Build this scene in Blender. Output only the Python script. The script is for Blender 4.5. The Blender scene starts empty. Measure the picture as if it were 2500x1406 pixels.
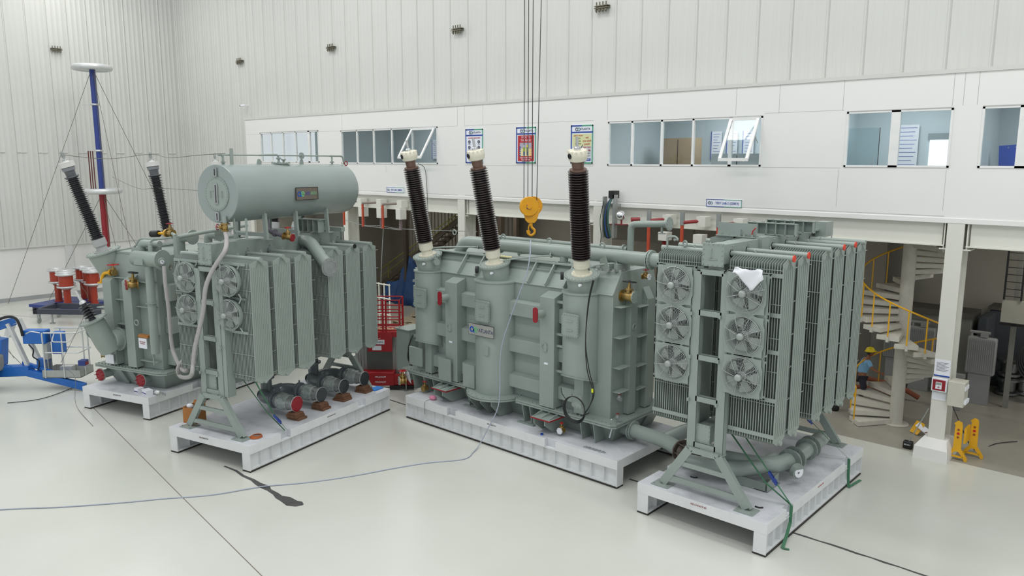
import bpy, bmesh, math, random
from mathutils import Vector, Matrix
random.seed(7)
V=Vector
sc=bpy.context.scene
col=sc.collection
# ---------------------------------------------------------------- camera
cd=bpy.data.cameras.new('camera'); cam=bpy.data.objects.new('camera',cd); col.objects.link(cam)
cd.sensor_width=36; cd.lens=36*1879.6/2500; cd.clip_end=300
pitch,roll,yaw=math.radians(9.356),math.radians(-.104),math.radians(42.112)
cam.location=(0,0,7.5)
cam.matrix_world=Matrix.Translation((0,0,7.5))@Matrix.Rotation(yaw,4,'Z')@Matrix.Rotation(math.pi/2-pitch,4,'X')@Matrix.Rotation(-roll,4,'Z')
sc.camera=cam
# ---------------------------------------------------------------- view + world + lights
sc.view_settings.view_transform='Standard'; sc.view_settings.look='None'; sc.view_settings.gamma=1
sc.view_settings.exposure=-.5; sc.view_settings.use_curve_mapping=False
w=bpy.data.worlds.new('world'); sc.world=w; w.use_nodes=True
w.node_tree.nodes['Background'].inputs[0].default_value=(.93,.97,1,1)
w.node_tree.nodes['Background'].inputs[1].default_value=1.1
def area(name,loc,sx,sy,power,color=(1,1,1),rot=(0,0,0)):
    l=bpy.data.lights.new(name,'AREA'); l.shape='RECTANGLE'; l.size=sx; l.size_y=sy; l.energy=power; l.color=color
    o=bpy.data.objects.new(name,l); o.location=loc; o.rotation_euler=rot; col.objects.link(o); return o
for i,(x,y) in enumerate([(-41,15),(-28,15),(-15,15),(-2,15),(8,8),(-36,3),(-20,3),(-5,3)]):
    area('roof_fill_light',(x,y,19),9,1.6,800,(1,.99,.96))  # unseen strips standing for skylights; more added to brighten floor and left wall
# ---------------------------------------------------------------- materials
MT={}
def rgb(h):
    c=[int(h[i:i+2],16)/255 for i in (0,2,4)]
    return [x/12.92 if x<=.04045 else ((x+.055)/1.055)**2.4 for x in c]
def mat(name,h,rough=.5,metal=0,var=.05,scale=3.,bump=0,coat=0,spec=.5,dirt=None,dscale=.8,damt=.5):
    if name in MT: return MT[name]
    m=bpy.data.materials.new(name); m.use_nodes=True; MT[name]=m
    nt=m.node_tree; N=nt.nodes; L=nt.links; b=N['Principled BSDF']
    c=rgb(h); b.inputs['Roughness'].default_value=rough; b.inputs['Metallic'].default_value=metal
    b.inputs['Specular IOR Level'].default_value=spec
    if coat: b.inputs['Coat Weight'].default_value=coat; b.inputs['Coat Roughness'].default_value=.08
    tc=N.new('ShaderNodeTexCoord'); no=N.new('ShaderNodeTexNoise'); no.inputs['Scale'].default_value=scale; no.inputs['Detail'].default_value=5
    L.new(tc.outputs['Object'],no.inputs['Vector'])
    r=N.new('ShaderNodeValToRGB'); r.color_ramp.elements[0].position=.3; r.color_ramp.elements[1].position=.7
    r.color_ramp.elements[0].color=[max(0,x*(1-var)) for x in c]+[1]; r.color_ramp.elements[1].color=[min(1,x*(1+var)) for x in c]+[1]
    L.new(no.outputs['Fac'],r.inputs['Fac']); out=r.outputs['Color']
    if dirt:
        n2=N.new('ShaderNodeTexNoise'); n2.inputs['Scale'].default_value=dscale; n2.inputs['Detail'].default_value=9; n2.inputs['Roughness'].default_value=.65
        L.new(tc.outputs['Object'],n2.inputs['Vector'])
        r2=N.new('ShaderNodeValToRGB'); r2.color_ramp.elements[0].position=.48; r2.color_ramp.elements[1].position=.68
        r2.color_ramp.elements[0].color=(0,0,0,1); r2.color_ramp.elements[1].color=(damt,damt,damt,1)
        L.new(n2.outputs['Fac'],r2.inputs['Fac'])
        mx=N.new('ShaderNodeMixRGB'); L.new(r2.outputs['Color'],mx.inputs['Fac']); L.new(out,mx.inputs['Color1']); mx.inputs['Color2'].default_value=rgb(dirt)+[1]; out=mx.outputs['Color']
    L.new(out,b.inputs['Base Color'])
    if bump:
        bn=N.new('ShaderNodeBump'); bn.inputs['Strength'].default_value=bump; bn.inputs['Distance'].default_value=.01
        L.new(no.outputs['Fac'],bn.inputs['Height']); L.new(bn.outputs['Normal'],b.inputs['Normal'])
    return m
GR=mat('grey_green_paint','929d97',.34,0,.04,2.)
GD=mat('dark_green_grey_paint','87928c',.36,0,.05,2.5)
GF=mat('radiator_paint','959f99',.42,0,.03,4)
WHT=mat('white_wall_paint','e4e4e1',.45,0,.012,.6)
CLD=mat('cladding_paint','cccdc8',.4,0,.02,.5)
BEAM=mat('beam_paint','d8d8cf',.4,0,.02,1)
PLI=mat('plinth_paint','dfe1e2',.5,0,.02,1.5,dirt='9b9c98',dscale=2.2,damt=.14)
PLT=mat('plinth_top','cfd1d6',.6,0,.05,2,dirt='85878b',dscale=.9,damt=.5)
RUB=mat('dark_rubber','35322f',.8,0,.2,8)
DRK=mat('black_plastic','1c1d1f',.5,0,.2,8)
CRM=mat('cream_paint','dcd8c6',.4,0,.03,5)
BRN=mat('brown_porcelain','3a2c29',.22,0,.1,5,coat=.6)
SHD=mat('shed_glaze','33292a',.25,0,.1,5,coat=.8)
BLKP=mat('dark_silicone','2a2a2e',.35,0,.1,5)
ALU=mat('bright_aluminium','c9cbcc',.28,.9,.05,6)
GAL=mat('galvanised_steel','a9adac',.45,.7,.1,6)
BRS=mat('brass_valve','a58a55',.35,.8,.15,9)
REDC=mat('red_cap','b81e22',.4,0,.08,6)
DRED=mat('dark_red_cover','8e1a26',.45,0,.06,6)
ORG=mat('orange_cap','d8402a',.45,0,.05,5)
RDO=mat('orange_rod','b5482f',.5,0,.08,6)
YEL=mat('yellow_paint','e0a91c',.4,0,.05,6)
HOOK=mat('crane_yellow','e2a11b',.35,0,.05,6)
BLU=mat('blue_lift_paint','2467b8',.4,0,.06,6)
NAV=mat('navy_paint','2c3f86',.4,0,.05,6)
GLS=mat('grey_lift_paint','a9aba7',.5,0,.05,6)
WOD=mat('timber_block','6d4c36',.8,0,.25,12,bump=.3)
CAR=mat('cardboard','a9713a',.8,0,.08,8)
GRN=mat('green_strap','47795c',.8,0,.12,14)
BLB=mat('blue_buckle','27408f',.4,0,.1,8)
HOS=mat('grey_hose','aaa7a6',.5,0,.05,20)
PAP=mat('white_paper','e6e8ee',.7,0,.01,4)
TRP=mat('blue_tarp','173f70',.6,0,.2,3,bump=.6)
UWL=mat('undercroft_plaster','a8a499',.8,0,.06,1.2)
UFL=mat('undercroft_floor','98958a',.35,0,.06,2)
STL=mat('stair_paint','c6c3b8',.5,0,.06,5)
TNK=mat('grey_panel_paint','8f9190',.5,0,.05,5)
SKN=mat('skin','8a5a3f',.5,0,.05,8)
SHR=mat('light_blue_shirt','7fb1d6',.8,0,.06,12)
JNS=mat('dark_trousers','30303c',.9,0,.1,12)
HMT=mat('yellow_helmet','e8cf1c',.3,0,.03,6)
ROP=mat('cream_rope','d8d2a8',.8,0,.1,20)
RBX=mat('red_lift_paint','a3151f',.4,0,.06,6)
INW=mat('inner_wall','c4d0d4',.6,0,.02,1)
TAN=mat('tan_cupboard','a38e70',.5,0,.05,4)
SIL=mat('silver_paint','d2d4d4',.35,.4,.04,6)
PGR=mat('pipe_grey','6f777a',.22,0,.06,5)
WIR=mat('wire_grey','6d6a60',.5,.3,.05,8)
BUR=mat('burgundy_insulator','8f2a2c',.3,0,.06,8)
COR=mat('core_red','a63a26',.35,0,.08,8)
def glass():
    m=bpy.data.materials.new('window_glass'); m.use_nodes=True; nt=m.node_tree; nt.nodes.clear()
    o=nt.nodes.new('ShaderNodeOutputMaterial'); t=nt.nodes.new('ShaderNodeBsdfTransparent'); t.inputs[0].default_value=(.86,.91,.92,1)
    g=nt.nodes.new('ShaderNodeBsdfGlossy'); g.inputs['Roughness'].default_value=.02
    x=nt.nodes.new('ShaderNodeMixShader'); lw=nt.nodes.new('ShaderNodeLayerWeight'); lw.inputs[0].default_value=.5
    p=nt.nodes.new('ShaderNodeMath'); p.operation='POWER'; p.inputs[1].default_value=4; q=nt.nodes.new('ShaderNodeMath'); q.operation='MULTIPLY_ADD'; q.inputs[1].default_value=.85; q.inputs[2].default_value=.05
    nt.links.new(lw.outputs['Facing'],p.inputs[0]); nt.links.new(p.outputs[0],q.inputs[0]); nt.links.new(q.outputs[0],x.inputs[0]); nt.links.new(t.outputs[0],x.inputs[1]); nt.links.new(g.outputs[0],x.inputs[2]); nt.links.new(x.outputs[0],o.inputs[0]); return m
GLA=glass()
def emit(name,h,s):
    m=bpy.data.materials.new(name); m.use_nodes=True; b=m.node_tree.nodes['Principled BSDF']
    b.inputs['Base Color'].default_value=rgb(h)+[1]; b.inputs['Emission Color'].default_value=rgb(h)+[1]; b.inputs['Emission Strength'].default_value=s; return m
def floor_mat():
    m=bpy.data.materials.new('epoxy_floor'); m.use_nodes=True; nt=m.node_tree; N=nt.nodes; L=nt.links; b=N['Principled BSDF']
    tc=N.new('ShaderNodeTexCoord'); n=N.new('ShaderNodeTexNoise'); n.inputs['Scale'].default_value=.22; n.inputs['Detail'].default_value=4
    L.new(tc.outputs['Object'],n.inputs['Vector'])
    r=N.new('ShaderNodeValToRGB'); r.color_ramp.elements[0].position=.35; r.color_ramp.elements[1].position=.65
    r.color_ramp.elements[0].color=rgb('c6c8be')+[1]; r.color_ramp.elements[1].color=rgb('d0d1ca')+[1]
    L.new(n.outputs['Fac'],r.inputs['Fac']); L.new(r.outputs['Color'],b.inputs['Base Color'])
    n2=N.new('ShaderNodeTexNoise'); n2.inputs['Scale'].default_value=.9; n2.inputs['Detail'].default_value=6
    L.new(tc.outputs['Object'],n2.inputs['Vector'])
    mr=N.new('ShaderNodeMapRange'); mr.inputs[3].default_value=.14; mr.inputs[4].default_value=.3
    L.new(n2.outputs['Fac'],mr.inputs[0]); L.new(mr.outputs[0],b.inputs['Roughness'])
    b.inputs['Specular IOR Level'].default_value=.35
    bn=N.new('ShaderNodeBump'); bn.inputs['Strength'].default_value=.04; bn.inputs['Distance'].default_value=.02
    L.new(n2.outputs['Fac'],bn.inputs['Height']); L.new(bn.outputs['Normal'],b.inputs['Normal'])
    return m
FLR=floor_mat()
# ---------------------------------------------------------------- mesh helpers
def basis(d):
    d=V(d).normalized(); a=V((0,0,1)) if abs(d.z)<.95 else V((1,0,0)); x=a.cross(d).normalized(); return x,d.cross(x).normalized(),d
OFF={}
def setp(o,p):
    o.parent=p
    if p.name in OFF: o.matrix_parent_inverse=OFF[p.name]
class MB:
    def __init__(s): s.v=[];s.f=[];s.mi=[];s.c=0;s.gi=[]
    def q(s,vs,fs):
        n=len(s.v); s.v+=[tuple(a) for a in vs]
        s.g=getattr(s,'g',0)+1
        for f in fs: s.f.append([i+n for i in f]); s.mi.append(s.c); s.gi.append(s.g)
        return s
    def box(s,x0,x1,y0,y1,z0,z1):
        return s.q([(x,y,z) for z in (z0,z1) for y in (y0,y1) for x in (x0,x1)],[(0,2,3,1),(4,5,7,6),(0,1,5,4),(2,6,7,3),(0,4,6,2),(1,3,7,5)])
    def cb(s,c,d):
        return s.box(c[0]-d[0]/2,c[0]+d[0]/2,c[1]-d[1]/2,c[1]+d[1]/2,c[2]-d[2]/2,c[2]+d[2]/2)
    def bar(s,a,b,w,h,up=(0,0,1)):
        a=V(a);b=V(b);d=(b-a).normalized();u=V(up)
        if abs(d.dot(u))>.98: u=V((0,1,0))
        x=d.cross(u).normalized();u=x.cross(d).normalized()
        return s.q([p+x*i*w/2+u*j*h/2 for p in (a,b) for i,j in ((-1,-1),(1,-1),(1,1),(-1,1))],[(3,2,1,0),(4,5,6,7),(0,1,5,4),(1,2,6,5),(2,3,7,6),(3,0,4,7)])
    def lathe(s,o,ax,prof,n=16,caps=True):
        x,y,d=basis(ax);o=V(o);vs=[];m=len(prof)
        for t,r in prof:
            for k in range(n):
                a=2*math.pi*k/n; vs.append(o+d*t+(x*math.cos(a)+y*math.sin(a))*r)
        fs=[(i*n+k,i*n+(k+1)%n,(i+1)*n+(k+1)%n,(i+1)*n+k) for i in range(m-1) for k in range(n)]
        if caps: fs.append(tuple(range(n))[::-1]); fs.append(tuple((m-1)*n+k for k in range(n)))
        return s.q(vs,fs)
    def cyl(s,a,b,r,r2=None,n=16,caps=True):
        a=V(a);b=V(b); return s.lathe(a,b-a,[(0,r),((b-a).length,r if r2 is None else r2)],n,caps)
    def flange(s,c,ax,r,t,bolts=0,br=None,n=24,bs=.012):
        x,y,d=basis(ax);c=V(c); s.cyl(c-d*t/2,c+d*t/2,r,n=n)
        for k in range(bolts):
            a=2*math.pi*k/bolts; p=c+(x*math.cos(a)+y*math.sin(a))*(br or r*.88)
            s.cyl(p-d*(t/2+.015),p+d*(t/2+.015),bs,n=6)
        return s
    def tube(s,pts,r,n=8,smooth=0,closed=False):
        P=[V(p) for p in pts]
        if smooth:
            Q=[];m=len(P)
            for i in range(m if closed else m-1):
                p0=P[(i-1)%m] if closed or i>0 else P[0]; p1=P[i]; p2=P[(i+1)%m]; p3=P[(i+2)%m] if closed or i+2<m else P[-1]
                for k in range(smooth):
                    t=k/smooth; Q.append(.5*((2*p1)+(p2-p0)*t+(2*p0-5*p1+4*p2-p3)*t*t+(3*p1-p0-3*p2+p3)*t**3))
            if not closed: Q.append(P[-1])
            P=Q
        m=len(P); vs=[];prev=None
        for i,p in enumerate(P):
            a=P[(i-1)%m] if (closed or i>0) else p; b=P[(i+1)%m] if (closed or i<m-1) else p
            d=(b-a).normalized()
            if prev is None: x,y,_=basis(d)
            else:
                x=(prev-d*prev.dot(d)); x=x.normalized() if x.length>1e-6 else basis(d)[0]; y=d.cross(x)
            prev=x
            rr=r[i] if isinstance(r,list) else r
            for k in range(n):
                an=2*math.pi*k/n; vs.append(p+(x*math.cos(an)+y*math.sin(an))*rr)
        mm=m if closed else m-1
        fs=[(i*n+k,i*n+(k+1)%n,((i+1)%m)*n+(k+1)%n,((i+1)%m)*n+k) for i in range(mm) for k in range(n)]
        if not closed: fs.append(tuple(range(n))[::-1]); fs.append(tuple((m-1)*n+k for k in range(n)))
        return s.q(vs,fs)
    def elbow(s,pts,r,rb=.3,n=16,k=6):
        "pipe through points with rounded corners"
        P=[V(p) for p in pts];Q=[P[0]]
        for i in range(1,len(P)-1):
            a=P[i]+(P[i-1]-P[i]).normalized()*rb; b=P[i]+(P[i+1]-P[i]).normalized()*rb
            for j in range(k+1):
                t=j/k; Q.append(a*(1-t)**2+P[i]*2*t*(1-t)+b*t*t)
        Q.append(P[-1]); return s.tube(Q,r,n)
    def prism(s,poly,vec):
        n=len(poly); P=[V(p) for p in poly]; vec=V(vec)
        return s.q(P+[p+vec for p in P],[tuple(range(n))[::-1],tuple(range(n,2*n))]+[(i,(i+1)%n,n+(i+1)%n,n+i) for i in range(n)])
    def torus(s,c,ax,R,r,n=32,m=10):
        x,y,d=basis(ax);c=V(c); return s.tube([c+(x*math.cos(2*math.pi*k/n)+y*math.sin(2*math.pi*k/n))*R for k in range(n)],r,m,closed=True)
    def ball(s,c,r,n=12,m=8,sc3=(1,1,1)):
        c=V(c);vs=[];fs=[]
        for i in range(m+1):
            t=math.pi*i/m
            for k in range(n):
                a=2*math.pi*k/n; vs.append((c.x+r*sc3[0]*math.sin(t)*math.cos(a),c.y+r*sc3[1]*math.sin(t)*math.sin(a),c.z-r*sc3[2]*math.cos(t)))
        for i in range(m):
            for k in range(n): fs.append((i*n+k,i*n+(k+1)%n,(i+1)*n+(k+1)%n,(i+1)*n+k))
        return s.q(vs,fs)
    def split(s,name,mats,parent=None,**kw):
        "one object per solid"
        r=[]
        for g in sorted(set(s.gi)):
            F=[f for f,k in zip(s.f,s.gi) if k==g]; ids=sorted({i for f in F for i in f}); mp={j:i for i,j in enumerate(ids)}
            b=MB(); b.q([s.v[i] for i in ids],[[mp[i] for i in f] for f in F]); r.append(b.build(name,mats,parent,**kw))
        return r
    def build(s,name,mats,parent=None,bevel=0,**kw):
        me=bpy.data.meshes.new(name); me.from_pydata(s.v,[],s.f)
        if not isinstance(mats,(list,tuple)): mats=[mats]
        for m in mats: me.materials.append(m)
        me.polygons.foreach_set('material_index',s.mi); me.polygons.foreach_set('use_smooth',[True]*len(s.f))
        me.validate(); me.update()
        bm=bmesh.new(); bm.from_mesh(me); bmesh.ops.recalc_face_normals(bm,faces=bm.faces); bm.to_mesh(me); bm.free()
        me.set_sharp_from_angle(angle=math.radians(38))
        o=bpy.data.objects.new(name,me); col.objects.link(o)
        if parent: setp(o,parent)
        if bevel:
            b=o.modifiers.new('bevel','BEVEL'); b.width=bevel; b.segments=2; b.limit_method='ANGLE'; b.angle_limit=math.radians(50)
        for k,v in kw.items(): o[k]=v
        return o
def tag(o,label,cat,group=None,kind=None):
    o['label']=label; o['category']=cat
    if group: o['group']=group
    if kind: o['kind']=kind
    return o
def struct(o): o['kind']='structure'; return o
def empty(name,loc=(0,0,0),rz=0,label=None,cat=None,group=None,parent=None):
    o=bpy.data.objects.new(name,None); o.empty_display_size=.2; o.location=loc; o.rotation_euler=(0,0,math.radians(rz)); col.objects.link(o)
    if parent: o.parent=parent
    if label: tag(o,label,cat,group)
    return o
KIDS={}
def dup(o,parent=None,top=True):
    c=o.copy(); col.objects.link(c)
    if parent: mi=o.matrix_parent_inverse.copy(); c.parent=parent; c.matrix_parent_inverse=mi
    for ch in [x for x in col.objects if x.parent==o]: dup(ch,c,False)
    return c
def text(name,s,size,loc,rot,m,parent=None,ext=.002,align='CENTER',sx=1,**kw):
    cu=bpy.data.curves.new(name,'FONT'); cu.body=s; cu.size=size; cu.extrude=ext; cu.align_x=align; cu.align_y='CENTER'; cu.resolution_u=3
    t=bpy.data.objects.new(name,cu); col.objects.link(t); dg=bpy.context.evaluated_depsgraph_get(); dg.update()
    me=bpy.data.meshes.new_from_object(t.evaluated_get(dg)); bpy.data.objects.remove(t)
    me.materials.clear(); me.materials.append(m)
    o=bpy.data.objects.new(name,me); col.objects.link(o); o.location=loc; o.rotation_euler=rot; o.scale=(sx,1,1)
    if parent: setp(o,parent)
    for k,v in kw.items(): o[k]=v
    return o
def thing(name,loc,label,cat,group=None):
    "an Empty at the thing's base; its parts are modelled in hall coordinates"
    e=empty(name,loc,0,label,cat,group); OFF[e.name]=Matrix.Translation(-V(loc)); return e
# ================================================================ SETTING
YF=21.45; XL=-47.1; YB=22.1
g=MB().box(-60,14,-14,21.3,-.2,0).build('floor',FLR); struct(g)
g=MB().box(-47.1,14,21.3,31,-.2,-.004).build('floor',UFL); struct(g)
def clad(name,a,b,z0,z1,pitch=.25,depth=.02,flip=1):
    "ribbed cladding wall from a to b (xy), outward normal to the hall"
    a=V((a[0],a[1],0));b=V((b[0],b[1],0));L=(b-a).length;d=(b-a).normalized();n=V((d.y,-d.x,0))*flip
    pts=[];t=0;i=0
    while t<L:
        big=(i%4==0)
        dep=depth*1.5 if big else depth*.8
        pts+=[(t,0),(t+.03,dep),(t+(.055 if big else .07),dep),(t+(.085 if big else .1),0)]
        if big: pts.append((t+.088,-.014)); pts.append((t+.104,-.014)); pts.append((t+.107,0))
        t+=pitch;i+=1
    pts.append((L,0))
    P=[a+d*t+n*h for t,h in pts];m=len(P)
    mb=MB(); mb.q([(p.x,p.y,z0) for p in P]+[(p.x,p.y,z1) for p in P],[(i,i+1,m+i+1,m+i) for i in range(m-1)])
    return struct(mb.build(name,CLD))
clad('wall_back',(XL,YB),(-38.4,YB),2.9,20); clad('wall_back',(-38.4,YB),(14,YB),9.6,20)
clad('wall_left',(XL,-14),(XL,YB),2.9,20,flip=1)
struct(MB().box(XL-.2,XL-.06,-14,YB,0,2.95).build('wall_left',WHT))
struct(MB().box(XL,-38.4,YB+.06,YB+.2,0,2.95).build('wall_back',WHT))
struct(MB().box(XL-.06,XL+.05,-14,YB,2.84,2.92).box(XL,-38.5,YB-.05,YB+.06,2.84,2.92).box(XL-.06,XL+.06,YB-.08,YB+.02,2.9,20).build('trim_1',CLD))
struct(MB().box(XL-.06,XL-.03,-14,YB,0,.22).build('baseboard_left',mat('baseboard_grey','9ea1a3',.6)))
struct(MB().box(XL-.06,XL+.03,14.95,15.35,0,2.84).build('trim_2',mat('pilaster','d2d4d2',.5)))
# seams in the cladding
mb=MB()
for y in range(-13,22,1): mb.box(XL,XL+.045,y+.1,y+.55,7.9,7.93)
struct(mb.build('trim_3',CLD))
struct(MB().box(-38.52,14,YF-.03,YB,9.62,9.72).build('trim_4',CLD))
# --- lab facade with window openings
wins=[(-37.05,-31.8,7.42,8.92),(-30.0,-23.45,7.38,8.86),(-15.1,-9.75,7.36,8.78),(-7.42,-4.9,7.36,8.8),(-4.28,-1.6,7.36,8.8)]
mb=MB(); x=-38.5; y0,y1=YF,YF+.14
for (a,b,z0,z1) in wins:
    mb.box(x,a,y0,y1,6.0,9.66); mb.box(a,b,y0,y1,6.0,z0); mb.box(a,b,y0,y1,z1,9.66); x=b
mb.box(x,8,y0,y1,6.0,9.66)
mb.box(-38.5,-38.36,YF+.14,YB,6,9.66)
struct(mb.build('wall_right',WHT))
# panel joints
JN=mat('joint_grey','b4b5b3',.6)
mb=MB()
for x in (-29.9,-22.3,-21.9,-20.9,-15.15,-13.6,-10.6,-9.3,-7.55,-4.95,-4.72,-4.42,-2.9): mb.box(x,x+.012,YF-.002,YF+.01,8.85,9.62)
for x in (-31.2,-26.8,-18.8,-16.2,-7.55,-4.95): mb.box(x,x+.01,YF-.002,YF+.01,6.3 if x>-8 else 7.0,7.3)
for (a,b) in ((-38.4,-22.3),(-21.9,-15.7),(-9.7,-7.5)):
    mb.box(a,b,YF-.002,YF+.01,8.85,8.86); mb.box(a,b,YF-.002,YF+.01,7.33,7.34)
mb.box(-15.5,-4.9,YF-.003,YF+.01,6.16,6.175); mb.box(-38.4,-22.3,YF-.003,YF+.01,6.16,6.175); mb.box(-21.9,-15.6,YF-.003,YF+.01,6.16,6.175)
struct(mb.build('trim_5',JN))
struct(MB().box(-38.5,8,YF-.03,YF+.02,6.0,6.13).build('trim_6',WHT,bevel=.01))
# beams
mb=MB()
XC=[(-38.4,-38.1),(-30.0,-29.66),(-22.3,-21.92),(-15.62,-15.28),(-4.8,-4.42),(6,6.35)]
for (a,b) in zip(XC,XC[1:]):
    mb.box(a[1]+.12,b[0]-.12,YF+.12,YF+.2,5.45,6.0); mb.box(a[1]+.05,b[0]-.05,YF+.02,YF+.3,5.42,5.45)
struct(mb.build('trim_7',BEAM))
mb=MB()
for i,(a,b) in enumerate(XC):
    mb.box(a,b,YF-.02,YF+.04,0,6.0); mb.box((a+b)/2-.03,(a+b)/2+.03,YF+.04,YF+.56,0,6.0); mb.box(a,b,YF+.56,YF+.62,0,6.0)
    mb.box(a-.16,b+.16,YF+.04,YF+.5,5.34,5.37)
    mb.box(a-.08,a-.05,YF+.05,YF+.5,5.37,6.0); mb.box(b+.05,b+.08,YF+.05,YF+.5,5.37,6.0)
struct(mb.build('trim_8',BEAM))
# upper floor slab, undercroft shell
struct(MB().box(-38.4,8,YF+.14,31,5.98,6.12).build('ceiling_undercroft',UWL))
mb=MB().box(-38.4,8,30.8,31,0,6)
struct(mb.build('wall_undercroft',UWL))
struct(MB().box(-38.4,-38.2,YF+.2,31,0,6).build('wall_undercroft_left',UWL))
# corrugated sheet in the undercroft + partition
mb=MB()
for i in range(30): mb.box(-34.5+i*.28,-34.36+i*.28,29.3,29.36,2.3,5.9)
mb.box(-34.6,-26.2,29.36,29.4,2.3,5.9)
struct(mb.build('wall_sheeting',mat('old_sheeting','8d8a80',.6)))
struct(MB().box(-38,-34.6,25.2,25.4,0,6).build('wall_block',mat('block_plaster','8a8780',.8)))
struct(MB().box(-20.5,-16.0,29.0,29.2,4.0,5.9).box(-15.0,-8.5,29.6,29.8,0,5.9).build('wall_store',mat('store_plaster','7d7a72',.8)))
struct(MB().box(-33.7,-32.95,30.7,30.78,2.5,3.45).build('window_9',emit('daylight_pane','f0f4fa',1.6)))
# inside rooms on the upper floor
struct(MB().box(-38.3,8,25.6,25.75,6.12,9.6).build('wall_rooms',INW))
for x in (-31.3,-23.3,-15.5,-8.6,-4.75,2): struct(MB().box(x,x+.1,YF+.14,25.6,6.12,9.6).build('wall_partition',INW))
for x in (-32,-24,-12,-2): area('undercroft_fill_light',(x,26,5.9),3,.4,120,(1,.97,.9))  # fill lamps added under the slab to brighten the dark undercroft
struct(MB().box(-38.4,8,YF+.14,YB+4,9.6,9.7).build('ceiling_rooms',INW))
for x,w_ in ((-34.5,5),(-27,6),(-19.5,5),(-12,5),(-6.7,3),(-2,3)):
    area('room_fill_light',(x,23.6,9.55),w_*.6,1.2,(80 if x<-24 else 150) if w_>4 else 100,(.95,.98,1))  # unseen lamps added to brighten the rooms behind the glass
# windows
ALW=mat('window_frame_white','e3e4e2',.35)
def window(name,a,b,z0,z1,mul,extra=None):
    e=empty(name,((a+b)/2,YF,z0)); struct(e); ox,oz=(a+b)/2,z0
    f=MB(); t=.05; W=(b-a)/2; H=z1-z0
    f.box(-W,W,-.02,.08,0,t).box(-W,W,-.02,.08,H-t,H).box(-W,-W+t,-.02,.08,0,H).box(W-t,W,-.02,.08,0,H)
    for x,wd in mul: f.box(x-ox-wd/2,x-ox+wd/2,-.02,.07,0,H)
    f.build('window_frame',ALW,e)
    k=MB(); k.c=0
    k.q([(-W+t,.045,t),(W-t,.045,t),(W-t,.045,H-t),(-W+t,.045,H-t)],[(0,1,2,3)]).build('pane',GLA,e)
    d=MB()
    d.box(-W,W,-.03,-.015,H,H+.02)
    d.build('drip_edge',JN,e)
    return e
window('window_1',*wins[0],[(-36.0,.05),(-34.9,.05),(-33.75,.05),(-32.6,.16)])
e2=window('window_2',*wins[1],[(-28.8,.05),(-27.6,.05),(-26.35,.05),(-25.0,.07)])
e3=window('window_3',*wins[2],[(-14.15,.07),(-13.05,.07),(-11.95,.07),(-10.72,.1)])
window('window_4',*wins[3],[(-6.2,.22)])
window('window_5',*wins[4],[(-3.42,.2)])
def sash(e,x0,x1,H,ang):
    # top-hung sash, open outward
    a=math.radians(ang); L=H-.1
    def P(x,s): return (x,-.04-math.sin(a)*s,H-.06-math.cos(a)*s)
    s=MB(); w=.09
    for (p,q) in ((P(x0,0),P(x0,L)),(P(x1,0),P(x1,L))): s.bar(p,q,w,.05,(0,1,0))
    s.bar(P(x0-.04,0),P(x1+.04,0),.05,w); s.bar(P(x0-.04,L),P(x1+.04,L),.05,w)
    o=s.build('open_sash',ALW,e)
    k=MB(); k.q([P(x0,.03),P(x1,.03),P(x1,L),P(x0,L)],[(0,1,2,3)]); k.build('sash_pane',GLA,o)
    k=MB(); k.tube([P(x1,.5),(x1,.0,H-.75)],.01,6); k.build('stay_arm',GAL,o)
sash(e2,1.75,3.1,1.48,33)
sash(e3,1.72,2.55,1.42,28)
# ================================================================ PLINTHS
def plinth(loc,rz,L,W,label,notches,H=.68):
    e=empty('steel_plinth',loc,rz,label,'plinth','white steel plinths under the machines')
    m=MB(); m.c=0; bw=.24
    # deck with notched edges
    xs=[0]
    for n in notches: xs+=[n-.17,n+.17]
    xs.append(L)
    m.box(0,L,.1,W-.1,H-.2,H)
    for i in range(0,len(xs),2):
        m.box(xs[i],xs[i+1],0,.1,H-.2,H); m.box(xs[i],xs[i+1],W-.1,W,H-.2,H)
    m.build('deck',[PLT],e,bevel=.006)
    for y,s,nm in ((0,1,'side_beam'),(W,-1,'side_beam')):
        m=MB(); a,b=sorted((y+s*.02,y+s*.26)); m.box(.018,L-.018,a,b,H-.24,H-.2); m.box(.018,L-.018,a,b,.04,.075)
        a,b=sorted((y+s*.12,y+s*.15)); m.box(.018,L-.018,a,b,.07,H-.22)
        n=int(L/.36)
        for k in range(n+1):
            x=.03+k*(L-.06)/n; a,b=sorted((y+s*.03,y+s*.25)); m.box(x-.007,x+.007,a,b,.07,H-.22)
        m.box(0,.018,*sorted((y+s*.0,y+s*.26)),.04,H-.2).box(L-.018,L,*sorted((y+s*.0,y+s*.26)),.04,H-.2)
        o=m.build(nm,PLI,e)
        MB().box(0,L,*sorted((y+s*.0,y+s*.27)),0,.04).build('rubber_strip',RUB,o)
    m=MB(); m.box(-.005,.0,-.005,W+.005,H-.22,H+.002).box(L,L+.005,-.005,W+.005,H-.22,H+.002)
    m.box(0,L,-.005,0,H-.22,H-.2); 
    for i in range(0,len(xs),2): m.box(xs[i],xs[i+1],-.006,0,H-.22,H+.002); m.box(xs[i],xs[i+1],W,W+.006,H-.22,H+.002)
    m.build('edge_band',PLI,e)
    return e
INK=mat('faded_ink','9c5a56',.7)
PR=plinth((-5.6,13.46,0),90,5.4,2.9,'white steel plinth carrying the nearer six-fan radiator bank at right',[1.05,4.35])
PB=plinth((-16.62,8.91,0),103.4,5.5,2.9,'white steel plinth carrying the radiator bank with the horizontal oil tank',[1.2,4.2])
PA=plinth((-22.31,8.91,0),107.6,7.5,2.8,'white steel plinth under the transformer at the left',[1.8,5.4])
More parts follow.
